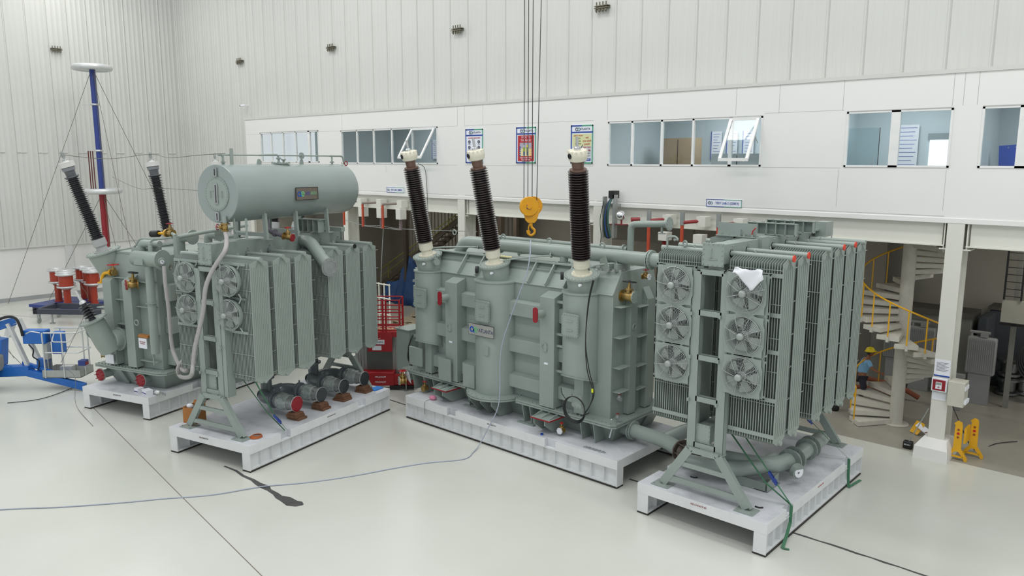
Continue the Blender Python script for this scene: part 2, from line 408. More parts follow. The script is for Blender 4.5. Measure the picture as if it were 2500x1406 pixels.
PM=plinth((-17.0,14.14,0),0,7.5,2.95,'long white steel plinth under the central transformer',[1.95,5.5])
text('stencil_text','AEL/U4/ACP-05',.055,(-.008,1.45,.6),(math.pi/2,0,-math.pi/2),INK,PR,label='dark red stencilled number')
text('stencil_text','AEL/U4/ACP-04',.05,(-.008,1.6,.6),(math.pi/2,0,-math.pi/2),mat('dark_ink','6b5a5a',.7),PB)
text('stencil_text','AEL/U4/ACP-03',.05,(3.5,-.009,.6),(math.pi/2,0,0),mat('dark_ink','6b5a5a',.7),PM)
text('stencil_text','AEL/U4/ACP-04',.05,(2.9,-.009,.6),(math.pi/2,0,0),mat('dark_ink','6b5a5a',.7),PB)
text('stencil_text','AEL/U4/ACP-07',.05,(-.008,1.3,.6),(math.pi/2,0,-math.pi/2),mat('dark_ink','6b5a5a',.7),PA)
text('stencil_text','AEL/U4/ACP-05',.05,(2.7,-.009,.6),(math.pi/2,0,0),mat('faded_ink'if 0 else 'pale_ink','b58a86',.7),PR)
# ================================================================ RADIATOR BANKS
def radiator(e,u0,u1,v0,v1,z0,z1,nf,cap,out,ribs,bars=()):
    "fins stacked along u, from inner u0 to outer u1; out=+1/-1 side facing outward"
    m=MB(); vm=(v0+v1)/2; c=.11
    poly=[(v0,z0+.1),(vm-.09,z0),(vm+.09,z0),(v1,z0+.1),(v1,z1-.07),(vm+.09,z1),(vm-.09,z1),(v0,z1-.07)]
    for k in range(nf):
        u=u0+(u1-u0)*k/(nf-1)
        t=.007
        m.prism([(u-t/2,a,b) for a,b in poly],(t,0,0))
        # rounded fin edges
        for vv in (v0,v1): m.box(u-.0075,u+.0075,vv-.008,vv+.008,z0+.1,z1-.07)
    uo=u1+out*.006
    for k in range(ribs):
        vv=v0+.03+(v1-v0-.06)*(k+.5)/ribs
        m.box(min(uo,uo+out*.008),max(uo,uo+out*.008),vv-.011,vv+.011,z0+.17,z1-.16)
    for k in range(-3,4):
        if k: m.bar((uo,vm+k*.02,z1-.07),(uo,vm+k*.055,z1-.2),.01,.02,(1,0,0))
    r=m
    for k in range(6):
        z=z0+.2+(z1-z0-.4)*k/5
        a,b=sorted((u0,u1))
        for vv in (v0-.01,v1+.01): r.cyl((a-.01,vv,z),(b+.01,vv,z),.008,n=5)
        r.cyl((u1+out*.004,v1-.02,z),(u1+out*.004,v1+.12,z),.006,n=5)
    for z in bars:
        a,b=sorted((u0,u1)); r.box(a-.02,b+.02,v0-.03,v0-.005,z-.04,z+.04)
    o=m.build('radiator',GF,e)
    ue=u1+out*.08; ui=u0-out*.12
    h=MB().cyl((ui,vm,z1+.015),(ue,vm,z1+.015),.058,n=14)
    h.cyl((ui,vm,z1+.02),(ui-out*.05,vm,z1+.02),.085,n=12)
    h.build('header_pipe',GF,o); MB().cyl((ui,vm,z0+.04),(ue-out*.02,vm,z0+.04),.05,n=12).build('header_pipe',GF,o)
    vl=MB().cyl((ui,vm,z1+.06),(ui,vm,z1+.17),.014,n=6).cyl((ui-.05,vm,z1+.16),(ui+.05,vm,z1+.16),.012,n=6).cyl((ui-out*.09,vm-.05,z1+.13),(ui-out*.09,vm+.05,z1+.13),.014,n=6)
    vl.torus((u0+(u1-u0)*.35,vm,z1+.1),(1,0,0),.025,.008,12,5); vl.build('valve_lever',GAL,o)
    if cap: MB().cyl((ue,vm,z1+.015),(ue+out*.02,vm,z1+.015),.066,n=16).build('end_cap',cap,o,label='bright coloured end cap')
    return o
def fan(e,u,v,z,R,panel=True,spin=0):
    m=MB(); n=32
    # bell ring
    m.lathe((u,v,z),(0,1,0),[(-.05,R+.035),(-.05,R),(.07,R-.03),(.07,R+.005),(-.03,R+.035),(-.05,R+.035)],n,caps=False)
    if panel:
        hw=R+.055; rr=R+.01; pts=[]; N=32
        for k in range(N):
            a=2*math.pi*k/N; c,s=math.cos(a),math.sin(a); t=hw/max(abs(c),abs(s)); 
            if abs(abs(c)-abs(s))<.3: t*=.93
            pts.append((c*rr,s*rr,c*t,s*t))
        for y in (-.052,-.04):
            vs=[(u+p[0],v+y,z+p[1]) for p in pts]+[(u+p[2],v+y,z+p[3]) for p in pts]
            m.q(vs,[(k,(k+1)%N,N+(k+1)%N,N+k) for k in range(N)])
    o=m.build('cooling_fan',GR,e)
    b=MB()
    for k in range(5):
        a0=spin+2*math.pi*k/5; vs=[]; rs=(.08,.16,.24,.31,R-.03)
        wd=(.26,.46,.6,.64,.5)
        for r,wv in zip(rs,wd):
            tw=.075*(1-r/R*.35)
            for j in range(4):
                t=j/3-.5; a=a0+t*wv*1.25; yy=v-.0+t*2*tw*(.55)
                vs.append((u+r*math.cos(a),yy,z+r*math.sin(a)))
        b.q(vs,[(i*4+j,i*4+j+1,(i+1)*4+j+1,(i+1)*4+j) for i in range(4) for j in range(3)])
    b.build('fan_blade',mat('fan_blade_paint','98a19b',.4),o)
    mo=MB().lathe((u,v+.04,z),(0,-1,0),[(0,.085),(.08,.09),(.1,.075),(.27,.07),(.29,.055),(.3,.03),(.3,.0)],16,caps=False)
    for k in range(10):
        a=2*math.pi*k/10; mo.bar((u+.072*math.cos(a),v-.07,z+.072*math.sin(a)),(u+.072*math.cos(a),v-.21,z+.072*math.sin(a)),.008,.012)
    mo.build('motor',mat('motor_silver','a3a9a6',.4,.3),o)
    gm=MB()
    for k in range(13):
        r=.1+(R+.01-.1)*k/12; y=v-.06-.13*math.sqrt(max(0,1-(r/(R+.03))**2))
        gm.torus((u,y,z),(0,1,0),r,.0035 if k<12 else .007,28,4)
    for k in range(8):
        a=spin*.3+2*math.pi*k/8+.2; pr=[]
        for i in range(6):
            r=.09+(R+.05-.09)*i/5; y=v-.065-.135*math.sqrt(max(0,1-(r/(R+.06))**2)); pr.append((u+r*math.cos(a),y,z+r*math.sin(a)))
        gm.tube(pr,.005,5)
    gm.build('guard_wire',mat('guard_wire','a9afac',.4,.3),o)
    return o
def aframe(e,v,zt,front=True,dirty=False):
    m=MB(); L=(-2.45,-1.86); Rr=(-.55,-1.2)
    for foot,top in (L,Rr):
        s=1 if foot>-1.5 else -1
        m.bar((foot,v,.73),(top,v,zt),.18,.014,(0,1,0)); 
        dx=.08
        m.bar((foot-dx,v+.06,.74),(top-dx,v+.06,zt),.012,.12,(0,1,0)); m.bar((foot+dx,v+.06,.74),(top+dx,v+.06,zt),.012,.12,(0,1,0))
        m.box(foot-.2,foot+.2,v-.14,v+.2,.685,.7)
        for a in (-.15,.15): m.cyl((foot+a,v-.09,.7),(foot+a,v-.09,.725),.018,n=6)
    def at(z): t=(z-.7)/(zt-.7); return L[0]+(L[1]-L[0])*t,Rr[0]+(Rr[1]-Rr[0])*t
    for z,h in ((zt,.09),(.7+(zt-.7)*.62,.08),(.7+(zt-.7)*.2,.09)):
        a,b=at(z); m.bar((a,v+.03,z),(b,v+.03,z),.06,h+.02)
    return m.build('trestle_leg',GR,e)
def bank(loc,rz,label,zr0,zr1,vs,nf,caps,fans,panel,zh0,zh1,ztop,ribs,name):
    e=empty(name,loc,rz,label,'radiator bank')
    aframe(e,.25,1.62); aframe(e,5.15,1.62)
    # vertical ladder posts front and back
    for v in (.32,5.0):
        m=MB()
        for u in (-1.86,-1.24):
            m.box(u-.1,u+.1,v,v+.012,1.66,ztop); m.box(u-.1,u-.088,v,v+.15,1.66,ztop); m.box(u+.088,u+.1,v,v+.15,1.66,ztop)
            m.box(u-.11,u+.11,v-.03,v+.16,1.62,1.66)
        for z in (ztop,ztop-.83,ztop-1.75,ztop-2.62,1.74):
            m.box(-1.8,-1.3,v+.0,v+.02,z-.06,z+.06); m.box(-1.8,-1.3,v+.0,v+.12,z+.048,z+.06)
        for u in (-1.86,-1.24):
            for z in (ztop-.9,ztop-1.8,ztop-2.7): m.box(u-.1,u-.06,v-.05,v+.01,z,z+.07)
        if not panel and v<1: m.box(-1.12,-.98,v,v+.012,1.66,ztop); m.box(-.992,-.98,v,v+.24,1.66,ztop); m.box(-1.15,-1.138,v,v+.24,1.66,ztop)
        m.build('post_frame',GR,e,bevel=.004)
    # main header ducts
    m=MB().box(-1.72,-1.38,.36,5.1,zh0,zh1); m.box(-1.78,-1.32,.33,.36,zh0-.04,zh1+.03).box(-1.78,-1.32,5.1,5.13,zh0-.04,zh1+.03)
    for i in range(5):
        t=i/4; 
        for x,z in ((-1.75,zh0+(zh1-zh0)*t),(-1.35,zh0+(zh1-zh0)*t),(-1.75+.4*t,zh0-.02),(-1.75+.4*t,zh1+.01)): m.cyl((x,.3,z),(x,.37,z),.012,n=6)
    m.bar((-1.65,.32,zh0+.1),(-1.45,.32,zh0+.1),.015,.02).tube([(-1.58,.33,zh0+.12),(-1.58,.29,zh0+.14),(-1.58,.29,zh1-.1),(-1.58,.33,zh1-.08)],.01,6)
    m.box(-1.68,-1.42,.42,.62,ztop+.02,zh0)
    m.build('upper_header_duct',GR,e,bevel=.006)
    m=MB().box(-1.78,-1.5,.4,5.0,1.78,2.14); m.box(-1.82,-1.46,.37,.4,1.74,2.18)
    for i in range(5):
        t=i/4
        for x,z in ((-1.8,1.77+.38*t),(-1.48,1.77+.38*t),(-1.8+.32*t,1.755),(-1.8+.32*t,2.165)): m.cyl((x,.35,z),(x,.38,z),.01,n=6)
    m.build('lower_header_duct',GR,e,bevel=.006)
    for i,(v0,v1) in enumerate(vs):
        radiator(e,-1.26,-.2,v0,v1,zr0,zr1,nf,caps[i],1,ribs,(zr1-.3,4.62,3.9,zr0+.95,zr0+.22) if i==0 and panel else ())
        radiator(e,-1.84,-2.88,v0,v1,zr0,zr1,nf,None,-1,0,(zr1-.3,zr0+.95,zr0+.22) if i==0 and panel else ())
    if panel:
        for uc in (-.81,-2.35):
            m=MB(); zs=[5.02,4.19,3.38]; R=.365; z_lo,z_hi=2.98,5.42; w_=.46; y=.335
            N=32
            def hole(zc,zl,zh):
                P=[]
                for k in range(N):
                    a=2*math.pi*k/N; c,s=math.cos(a),math.sin(a); H=(zh-zc) if s>0 else (zc-zl)
                    t=min(w_/max(abs(c),1e-6),H/max(abs(s),1e-6)); P.append((c*R*1.01,s*R*1.01,c*t,s*t))
                vs_=[(uc+p[0],y,zc+p[1]) for p in P]+[(uc+p[2],y,zc+p[3]) for p in P]
                m.q(vs_,[(k,(k+1)%N,N+(k+1)%N,N+k) for k in range(N)])
            lim=[z_hi,4.605,3.785,z_lo]
            for zc,h,l in zip(zs,lim,lim[1:]):
                hole(zc,l,h)
                for sx in (-1,1):
                    for zz in (l,h): m.q([(uc+sx*w_,y,zz),(uc+sx*w_*.9,y,zz),(uc+sx*w_,y,zz+(.05 if zz==l else -.05))],[(0,1,2)])
            m.box(uc-w_,uc-w_+.02,y,y+.04,z_lo,z_hi).box(uc+w_-.02,uc+w_,y,y+.04,z_lo,z_hi).box(uc-w_,uc+w_,y,y+.04,z_hi-.015,z_hi).box(uc-w_,uc+w_,y,y+.04,z_lo,z_lo+.015)
            m.build('fan_panel',GR,e)
    for i,(u,z) in enumerate(fans):
        fan(e,u,.34 if panel else .38,z,.36,panel,spin=i*.45+.3)
        if not panel:
            b=MB(); 
            for zz in (z+.42,z-.42): b.box(u-.55,u+.5,.44,.47,zz-.045,zz+.02)
            for s in (-1,1): b.bar((u+s*.3,.4,z+.3),(u+s*.34,.44,z+.42),.03,.03); b.bar((u+s*.3,.4,z-.3),(u+s*.34,.44,z-.42),.03,.03)
            b.build('fan_bracket',GR,e)
    return e
BR=bank((-5.6,13.46,0),0,'tall radiator bank with six guarded fans, standing on its plinth at the right',2.0,5.68,[(.52,1.04),(1.22,1.76),(2.45,3.0),(3.17,3.72),(3.87,4.42),(4.57,5.1)],21,[ORG,ORG,None,ORG,ORG,None],
    [(-.81,5.02),(-.81,4.19),(-.81,3.38),(-2.35,5.02),(-2.35,4.19),(-2.35,3.38)],True,5.5,5.89,5.34,5,'radiator_bank')
BB=bank((-16.62,8.91,0),13.4,'radiator bank with four fans and a horizontal cylindrical oil tank on top',2.05,5.12,[(.5,1.07),(1.24,1.82),(1.98,2.57),(3.2,3.8),(3.94,4.52),(4.68,5.24)],22,[None,None,None,None,DRK,None],
    [(-.82,4.62),(-.82,3.78),(-2.3,4.6),(-2.3,3.78)],False,5.0,5.48,4.86,9,'radiator_bank')
# ================================================================ SHARED FITTINGS
def lerp(a,b,t): return V(a)+(V(b)-V(a))*t
def bushing(par,a,b,style='A',ns=36,rs=.24,rc=.145,name='bushing'):
    "high voltage bushing from collar flange a to middle of head b"
    a=V(a);b=V(b);d=(b-a).normalized();D=(b-a).length
    dark=SHD if style=='A' else BLKP
    s0,s1=.42,D-.34
    p=[(s0,rc)]
    for k in range(ns):
        t=s0+(s1-s0)*(k+.1)/ns; h=(s1-s0)/ns; r=rs if (style=='A' or k%2==0) else rs*.86
        p+=[(t,rc),(t+h*.12,r),(t+h*.3,r),(t+h*.62,rc)]
    p.append((s1,rc))
    o=MB().lathe(a,d,p,20).build(name,dark,par)
    m=MB().lathe(a,d,[(0,.255),(.025,.255),(.03,.17),(.14,.155),(.17,.18),(.19,.2),(.39,.2),(.42,.16)],24)
    m.flange(a+d*.02,d,.25,.03,12,.215,24,.014)
    m.build('base_flange',CRM if style=='A' else mat('base_grey','a9abaa',.4),o)
    x,y,_=basis(d)
    MB().lathe(a,d,[(s1-.02,.2),(s1+.015,.2),(s1+.02,.13),(s1+.05,.135),(D-.13,.15)],20).build('neck',mat('brown_neck','6b5348',.35) if style=='A' else mat('grey_neck','5c5f63',.35),o)
    h=MB().lathe(a,d,[(D-.14,.16),(D-.12,.205),(D-.02,.23),(D+.07,.23),(D+.11,.2),(D+.115,.09),(D+.14,.085)] if style=='A' else [(D-.05,.19),(D-.045,.215),(D+.1,.215),(D+.105,.1),(D+.14,.08)],24)
    if style!='A': MB().lathe(a,d,[(D-.17,.13),(D-.15,.175),(D-.06,.185),(D-.05,.17)],24).build('head_skirt',mat('skirt_grey','82868a',.4),o)
    for k in range(12 if style=='A' else 0):
        an=2*math.pi*k/12; q=a+d*(D+.08)+(x*math.cos(an)+y*math.sin(an))*.21; h.cyl(q-d*.02,q+d*.035,.026,n=8)
    h.build('head',CRM if style=='A' else mat('head_offwhite','cfcfcb',.4),o)
    t=MB().lathe(a,d,[(D+.1,.09),(D+.18,.07),(D+.2,.035),(D+.42,.03)],14)
    if style!='A':
        for k in range(4):
            an=math.pi/2*k; q=a+d*(D+.24)+(x*math.cos(an)+y*math.sin(an))*.05; t.cyl(q,q+d*.14,.012,n=6)
    t.build('terminal',ALU if style=='A' else GAL,o)
    if style=='A':
        # sight glass on the head, facing the hall
        f=V((-.25,-.97,0)); f=(f-d*f.dot(d)).normalized(); c=a+d*(D+.01)+f*.225
        MB().torus(c,f,.055,.014,20,6).cyl(c-f*.01,c+f*.005,.04).build('sight_glass',DRK,o)
    return o
def valve(par,p,ax,r=.1,wheel=DRED,body=BRS,up=(0,0,1),cap=None,L=.26,hw=1.0):
    p=V(p);ax=V(ax).normalized();up=V(up)
    m=MB().lathe(p,ax,[(0,r),(.03,r),(.032,r*.6),(L*.35,r*.75),(L*.65,r*.75),(L-.032,r*.6),(L-.03,r),(L,r)],20)
    c=p+ax*L/2; m.cyl(c,c+up*r*1.1,r*.55,r*.5,12).flange(c+up*r*1.15,up,r*.72,.03,6,bs=.008).cyl(c+up*r*1.2,c+up*r*2.3,r*.35,r*.16,10)
    o=m.build('valve',body,par)
    t=c+up*r*2.35; w=MB().torus(t,up,r*.9*hw,r*.1,20,6).cyl(t-up*.02,t+up*.03,r*.18,n=8); x,y,_=basis(up)
    for k in range(4): w.bar(t,t+(x*math.cos(k*math.pi/2)+y*math.sin(k*math.pi/2))*r*.9*hw,r*.12,r*.08,up)
    w.build('handwheel',wheel,o,label='valve handwheel')
    if cap: MB().flange(p+ax*(L+.01),ax,r*1.02,.02,6).build('blanking_cover',cap,o)
    return o
def plate(par,name,c,nx,w,h,t,m,bolts=8,handles=2):
    "bolted rectangular cover; c centre, nx outward normal (horizontal)"
    n=V(nx).normalized();c=V(c);s=V((n.y,-n.x,0))*-1
    b=MB(); b.prism([c+s*i*w/2*a+V((0,0,1))*j*h/2*bb for i,j,a,bb in ((-1,-1,.85,1),(1,-1,.85,1),(1,-1,1,.88),(1,1,1,.88),(1,1,.85,1),(-1,1,.85,1),(-1,1,1,.88),(-1,-1,1,.88))],n*t)
    for k in range(bolts):
        tt=-.45+.9*k/(bolts-1)
        for i in (-1,1):
            q=c+s*i*w*.46+V((0,0,tt*h)); b.cyl(q+n*t,q+n*(t+.018),.013,n=6)
            if abs(tt)<.46 and k<bolts-1:
                q=c+s*(tt*w*1.0)+V((0,0,i*h*.46)); b.cyl(q+n*t,q+n*(t+.018),.013,n=6)
    for k in range(handles):
        z=(k-.5*(handles-1))*h*.4; q=c+n*t+V((0,0,z)); b.tube([q-s*.09,q-s*.09+n*.03,q+s*.09+n*.03,q+s*.09],.008,6)
    return b.build(name,m,par)
def logo(par,o,ex,ez,n,s,both=True):
    "two ring emblem: blue a and green e; o lower-left, ex right, ez up"
    o=V(o);ex=V(ex);ez=V(ez);n=V(n)
    a=MB(); c=o+ex*s*.5+ez*s*.5; pts=[c+ex*math.cos(t)*s*.38+ez*math.sin(t)*s*.38 for t in [i*2*math.pi/24 for i in range(24)]]
    for i in range(24): a.bar(pts[i],pts[(i+1)%24],s*.2,.004,n)
    a.bar(c+ex*s*.4-ez*s*.05,c+ex*s*.5-ez*s*.5,s*.2,.004,n)
    g=a.build('logo_ring',mat('logo_blue','1f56b8',.4),par)
    b=MB(); c=o+ex*s*1.35+ez*s*.5; pts=[c+ex*math.cos(t)*s*.38+ez*math.sin(t)*s*.38 for t in [math.radians(x) for x in range(0,330,15)]]
    for p,q in zip(pts,pts[1:]): b.bar(p,q,s*.2,.004,n)
    b.bar(c-ex*s*.36,c+ex*s*.42,s*.14,.004,n)
    b.build('logo_ring',mat('logo_green','6ec08a',.4),par)
def eye(m,p,d,r=.06):
    "lifting eye"
    p=V(p); m.torus(p+V((0,0,r*.9)),d,r,r*.28,14,6)
# ================================================================ CENTRAL TRANSFORMER
TM=thing('power_transformer',(-13.85,15.9,.683),'large grey-green transformer with three brown-ribbed bushings, in the middle of the hall','transformer')
x0,x1,y0,y1=-17.4,-10.32,15.0,16.95
m=MB(); sec=[(y0,1.25),(y1,1.25),(y1,4.87),(15.42,4.87),(y0,4.35)]
m.prism([(x0+.35,y,z) if z>4.6 else (x0,y,z) for y,z in sec],(0,0,0)) if 0 else None
# bell tank: lower box, chamfered upper part
def ring(z,a): return [(x0+a,y0+a,z),(x1-a*.15,y0+a,z),(x1-a*.15,y1-a*.2,z),(x0+a,y1-a*.2,z)]
m.q(ring(1.22,0)+ring(4.35,0)+ring(4.87,.42),[(0,1,5,4),(1,2,6,5),(2,3,7,6),(3,0,4,7),(4,5,9,8),(5,6,10,9),(6,7,11,10),(7,4,8,11),(8,9,10,11),(3,2,1,0)])
tank=m.build('tank',GR,TM,bevel=.015)
m=MB()
m.tube([(x0-.02,y0-.02,4.35),(x1+.02,y0-.02,4.35)],.022,6).bar((x0+.42,y0+.4,4.9),(x1-.9,y0+.4,4.9),.26,.03)
for x in (-16.75,-15.55,-14.85,-12.95,-12.35,-11.75):
    m.prism([(x-.02,y0-.01,4.33),(x-.02,y0+.44,4.9),(x-.02,y0+.3,4.93),(x-.02,y0-.12,4.42)],(.04,0,0))
m.bar((x0+.3,y0+.25,4.72),(x1-.9,y0+.25,4.72),.02,.04)
m.split('roof_stiffener',GR,TM)
BX=((3.49,3.88),(2.5,2.89),(1.53,1.9))
for sx in (-15.77,-12.27):
    m=MB(); w=.47
    m.prism([(sx,y0,1.3),(sx,14.62,1.3),(sx,14.62,4.15),(sx,y0,4.27)],(w,0,0))
    o=m.build('stiffener_post',GR,TM,bevel=.012)
    m=MB().cyl((sx+.1,14.62,3.72),(sx+.1,14.35,3.72),.1,n=16); m.build('pipe_stub',GR,o)
    m=MB(); 
    P=[]
    for k in range(24):
        a=2*math.pi*k/24; P.append((sx+.1+.075*math.cos(a),14.345,3.72+.075*math.sin(a)+(.12 if math.sin(a)>0 else -.12)))
    m.prism(P,(0,-.03,0)).build('stub_cover',DRED,o,label='dark red oval cover')
    MB().torus((sx+.17,14.615,2.86),(0,1,0),.09,.018,16,6).box(sx+.17,sx+.25,14.59,14.62,2.75,2.97).build('jacking_lug',GR,o)
    MB().box(sx+.16,sx+.28,14.612,14.62,2.42,2.47).build('rating_sticker',PAP,o)
m=MB()
for (a,b) in ((-17.35,-16.6),(-16.5,-15.77),(-15.3,-13.9),(-13.6,-12.27),(-11.8,-11.0)):
    for z0,z1 in BX:
        if a<-17 and z0<3: continue
        m.prism([(a,y0,z0-.02),(a,14.8,z0),(a,14.8,z1-.03),(a,y0,z1+.02)],(b-a,0,0))
m.split('horizontal_stiffener',GR,TM,bevel=.01)
# right end wall stiffeners
m=MB()
for ya in (15.55,16.3): m.box(x1,x1+.16,ya,ya+.3,1.3,4.1); m.prism([(x1,ya,4.1),(x1+.16,ya,4.1),(x1,ya,4.4)],(0,.3,0))
for z in (4.05,3.3,2.55,1.95):
    m.box(x1,x1+.22,y0+.05,15.5,z,z+.02); m.box(x1,x1+.2,15.87,16.3,z-.1,z-.08)
m.build('end_stiffener',GR,TM,bevel=.008)
MB().torus((x1+.17,15.7,3.5),(1,0,0),.07,.02,14,6).build('lifting_lug',GR,TM)
# flange with bulge around middle turret + bolts
def outline(off,bot=False):
    P=[(x0-off,y1+off*.6),(x0-off,y0-off)]
    P+= [(-14.05-.95,y0-off)]
    if not bot:
        for k in range(0,13):
            a=math.pi*(1+k/12); P.append((-14.05+(.68+off*.5)*math.cos(a),14.95+(.68+off*.5)*math.sin(a)))
    P+=[(-14.05+.95,y0-off),(x1+off*.7,y0-off),(x1+off,y0-off*.7),(x1+off,y1+off*.6)]
    return P
m=MB()
for z0,z1,o in ((1.18,1.225,.36),(1.235,1.28,.36)):
    m.prism([(x,y,z0) for x,y in outline(o)],(0,0,z1-z0))
P=outline(.3)
for (ax,ay),(bx,by) in zip(P[1:],P[2:]):
    L=math.hypot(bx-ax,by-ay); n=max(1,int(L/.13))
    for k in range(n):
        x=ax+(bx-ax)*k/n;y=ay+(by-ay)*k/n; m.cyl((x,y,1.28),(x,y,1.31),.02,n=6)
m.build('tank_flange',GR,TM)
m=MB(); o=.05
m.q([(x0+.1,y0+.2,.683),(x1-.0,y0+.12,.683),(x1-.0,y1,.683),(x0+.1,y1,.683),(x0-.1,y0-.02,1.18),(x1+.22,y0-.06,1.18),(x1+.22,y1+.1,1.18),(x0-.1,y1+.1,1.18)],[(0,1,5,4),(1,2,6,5),(2,3,7,6),(3,0,4,7),(4,5,6,7),(3,2,1,0)])
m.build('base_tank',GD,TM,bevel=.01)
m=MB()
for x in (-17.25,-16.75,-16.35,-14.9,-14.65,-12.85,-12.6,-10.95,-10.55): m.prism([(x-.012,14.62,1.18),(x-.012,14.72,.7),(x-.012,15.15,.684),(x-.012,15.15,1.18)],(.024,0,0))
for x in (-14.45,-14.05,-13.65): m.prism([(x-.015,14.28,1.18),(x-.015,14.28,1.05),(x-.015,14.62,.7),(x-.015,15.15,.69),(x-.015,15.15,1.18)],(.03,0,0))
m.box(-15.05,-14.5,14.6,14.7,.683,.72).box(-13.0,-12.45,14.6,14.7,.683,.72)
for y in (15.6,16.3): m.prism([(x1+.3,y,1.18),(x1+.02,y,.7),(x1,y,1.18)],(0,.02,0))
m.split('gusset_plate',GD,TM)
for a in (-15.95,-12.2):
    m=MB()
    for x in (a+.05,a+.4): m.prism([(x,14.26,1.1),(x,14.26,.95),(x,14.6,.7),(x,15.15,.69),(x,15.15,1.1)],(.03,0,0))
    m.box(a,a+.62,14.2,14.95,1.1,1.125)
    for x in (a+.04,a+.29,a+.54): m.prism([(x,14.22,1.125),(x,14.55,1.125),(x,14.62,1.2),(x,14.5,1.2)],(.02,0,0))
    o=m.build('jacking_pad',GR,TM); MB().box(a-.004,a+.624,14.194,14.2,1.095,1.13).box(a+.62,a+.626,14.2,14.9,1.095,1.13).build('painted_edge',DRED,o)
# turrets + bushings
TU=[(-16.75,.45,2.3,(-16.70,14.20,7.65)),(-14.05,.6,1.28,(-14.09,14.2,7.66)),(-11.2,.47,2.3,(-10.83,14.2,7.64))]
FC=[(1051,612.6),(1205,638),(1428,659)]
for (cx,r,zb,tip) in TU:
    m=MB(); n=40; cy=14.95
    if zb<2: m.cyl((cx,cy,zb),(cx,cy,4.33),r,n=n)
    else:
        vs=[];
        for k in range(n):
            a=2*math.pi*k/n; y=cy+r*math.sin(a); z=zb+ (0 if y>15 else -.0)+.0
            vs.append((cx+r*math.cos(a),y,zb-.12+.28*(y-(cy-r))/(2*r)*-1+.12))
        m.q(vs+[(v[0],v[1],4.33) for v in vs],[(k,(k+1)%n,n+(k+1)%n,n+k) for k in range(n)]+[tuple(range(n))[::-1]])
        m.q([(cx+(r+.03)*math.cos(2*math.pi*k/n),cy+(r+.03)*math.sin(2*math.pi*k/n),zb+.0-.28*((cy+r*math.sin(2*math.pi*k/n))-(cy-r))/(2*r)+dz) for dz in (-.015,.015) for k in range(n)],[(k,(k+1)%n,n+(k+1)%n,n+k) for k in range(n)]+[tuple(range(n))[::-1],tuple(range(n,2*n))])
        m.box(cx-.02,cx+.26,14.72,15,1.32,2.25)
    m.cyl((cx,cy,4.33),(cx,cy,4.365),r+.03,n=n)
    o=m.build('turret',GR,TM)
    b0=V((cx,cy+.02,4.3)); d=(V(tip)-b0).normalized(); fc=b0+d*.5
    c=MB().lathe(b0,d,[(-.12,.33),(0,.34),(.48,.385)],28)
    c.flange(fc,d,.43,.045,28,.395,36,.012)
    c.build('collar',GR,o)
    bushing(o,fc+d*.02,tip)
    g_=MB().cyl(fc+V((.2,-.3,-.2)),fc+V((.2,-.36,-.2)),.035,n=12); g_.build('inspection_plug',PAP,o)
plate(TM,'access_cover',(-16.62,14.46,3.6),(0,-1,0),.5,.56,.05,GR)
plate(TM,'access_cover',(-13.98,14.32,3.58),(0,-1,0),.5,.56,.05,GR)
plate(TM,'access_cover',(-11.12,14.42,3.6),(0,-1,0),.5,.56,.05,GR)
MB().box(-17.3,-16.75,14.55,14.62,1.5,2.05).build('terminal_box',GR,TM,bevel=.01)
MB().box(-15.95,-15.45,14.5,14.54,1.3,1.95).box(-14.95,-14.5,14.5,14.54,1.3,1.95).split('blank_plate',GR,TM)
MB().box(-13.98,-13.82,14.34,14.42,2.38,2.62).cyl((-13.9,14.4,2.3),(-13.9,14.43,1.9),.01,n=6).build('junction_box',GR,TM,bevel=.01)
n=MB().box(-14.5,-13.58,14.30,14.32,2.9,3.2).build('nameplate',mat('steel_nameplate','b9b8b4',.35,.5),TM)
MB().box(-14.51,-13.57,14.302,14.312,2.89,2.905).box(-14.51,-13.57,14.302,14.312,3.195,3.21).box(-14.51,-14.495,14.302,14.312,2.89,3.21).box(-13.585,-13.57,14.302,14.312,2.89,3.21).build('plate_border',DRK,n)
logo(n,(-14.46,14.294,2.96),(1,0,0),(0,0,1),(0,-1,0),.17)
text('plate_lettering','ATLANTA',.15,(-13.86,14.297,3.04),(math.pi/2,0,0),mat('plate_ink','44506a',.4),n,sx=.8)
plate(TM,'blank_plate',(-10.96,14.5,1.72),(0,-1,0),.3,.32,.02,GR,4,0)
# top pipework
m=MB().elbow([(-16.25,15.62,4.7),(-16.05,15.62,5.2),(-9.9,15.62,5.2)],.17,.35,20)
m.cyl((-9.9,15.62,5.2),(-7.6,15.62,5.25),.17,n=20)
for x in (-15.0,-12.3,-10.75): m.cyl((x,15.62,4.85),(x,15.62,5.1),.11,n=16); m.flange((x,15.62,4.9),(0,0,1),.17,.03,10)
pp=m.build('oil_pipe',GR,TM)
m=MB()
for x in (-14.6,-14.56,-9.72,-9.66): m.flange((x,15.62,5.2),(1,0,0),.235,.03,16,.205,28)
m.build('pipe_flange',GR,pp)
m=MB()
for x in (-16.4,-15.2,-14.45,-12.8,-11.1): eye(m,(x,15.62,5.37),(0,1,0),.07)
m.split('lifting_eye',GR,pp)
m=MB().tube([(-15.8,16.5,5.28),(-10.95,16.5,5.28)],.07,12); m.flange((-11.05,16.5,5.28),(1,0,0),.12,.03,8)
m.elbow([(-10.85,16.5,4.85),(-10.85,16.5,5.93),(-9.75,16.5,6.0)],.085,.16,14); m.flange((-9.75,16.5,6.0),(1,0,.06),.17,.03,8,.13)
m.cyl((-9.95,16.5,5.95),(-9.95,16.5,5.75),.03,n=8).cyl((-9.95,16.5,5.76),(-9.95,16.5,5.74),.1,n=12)
m.build('vent_pipe',GR,TM)
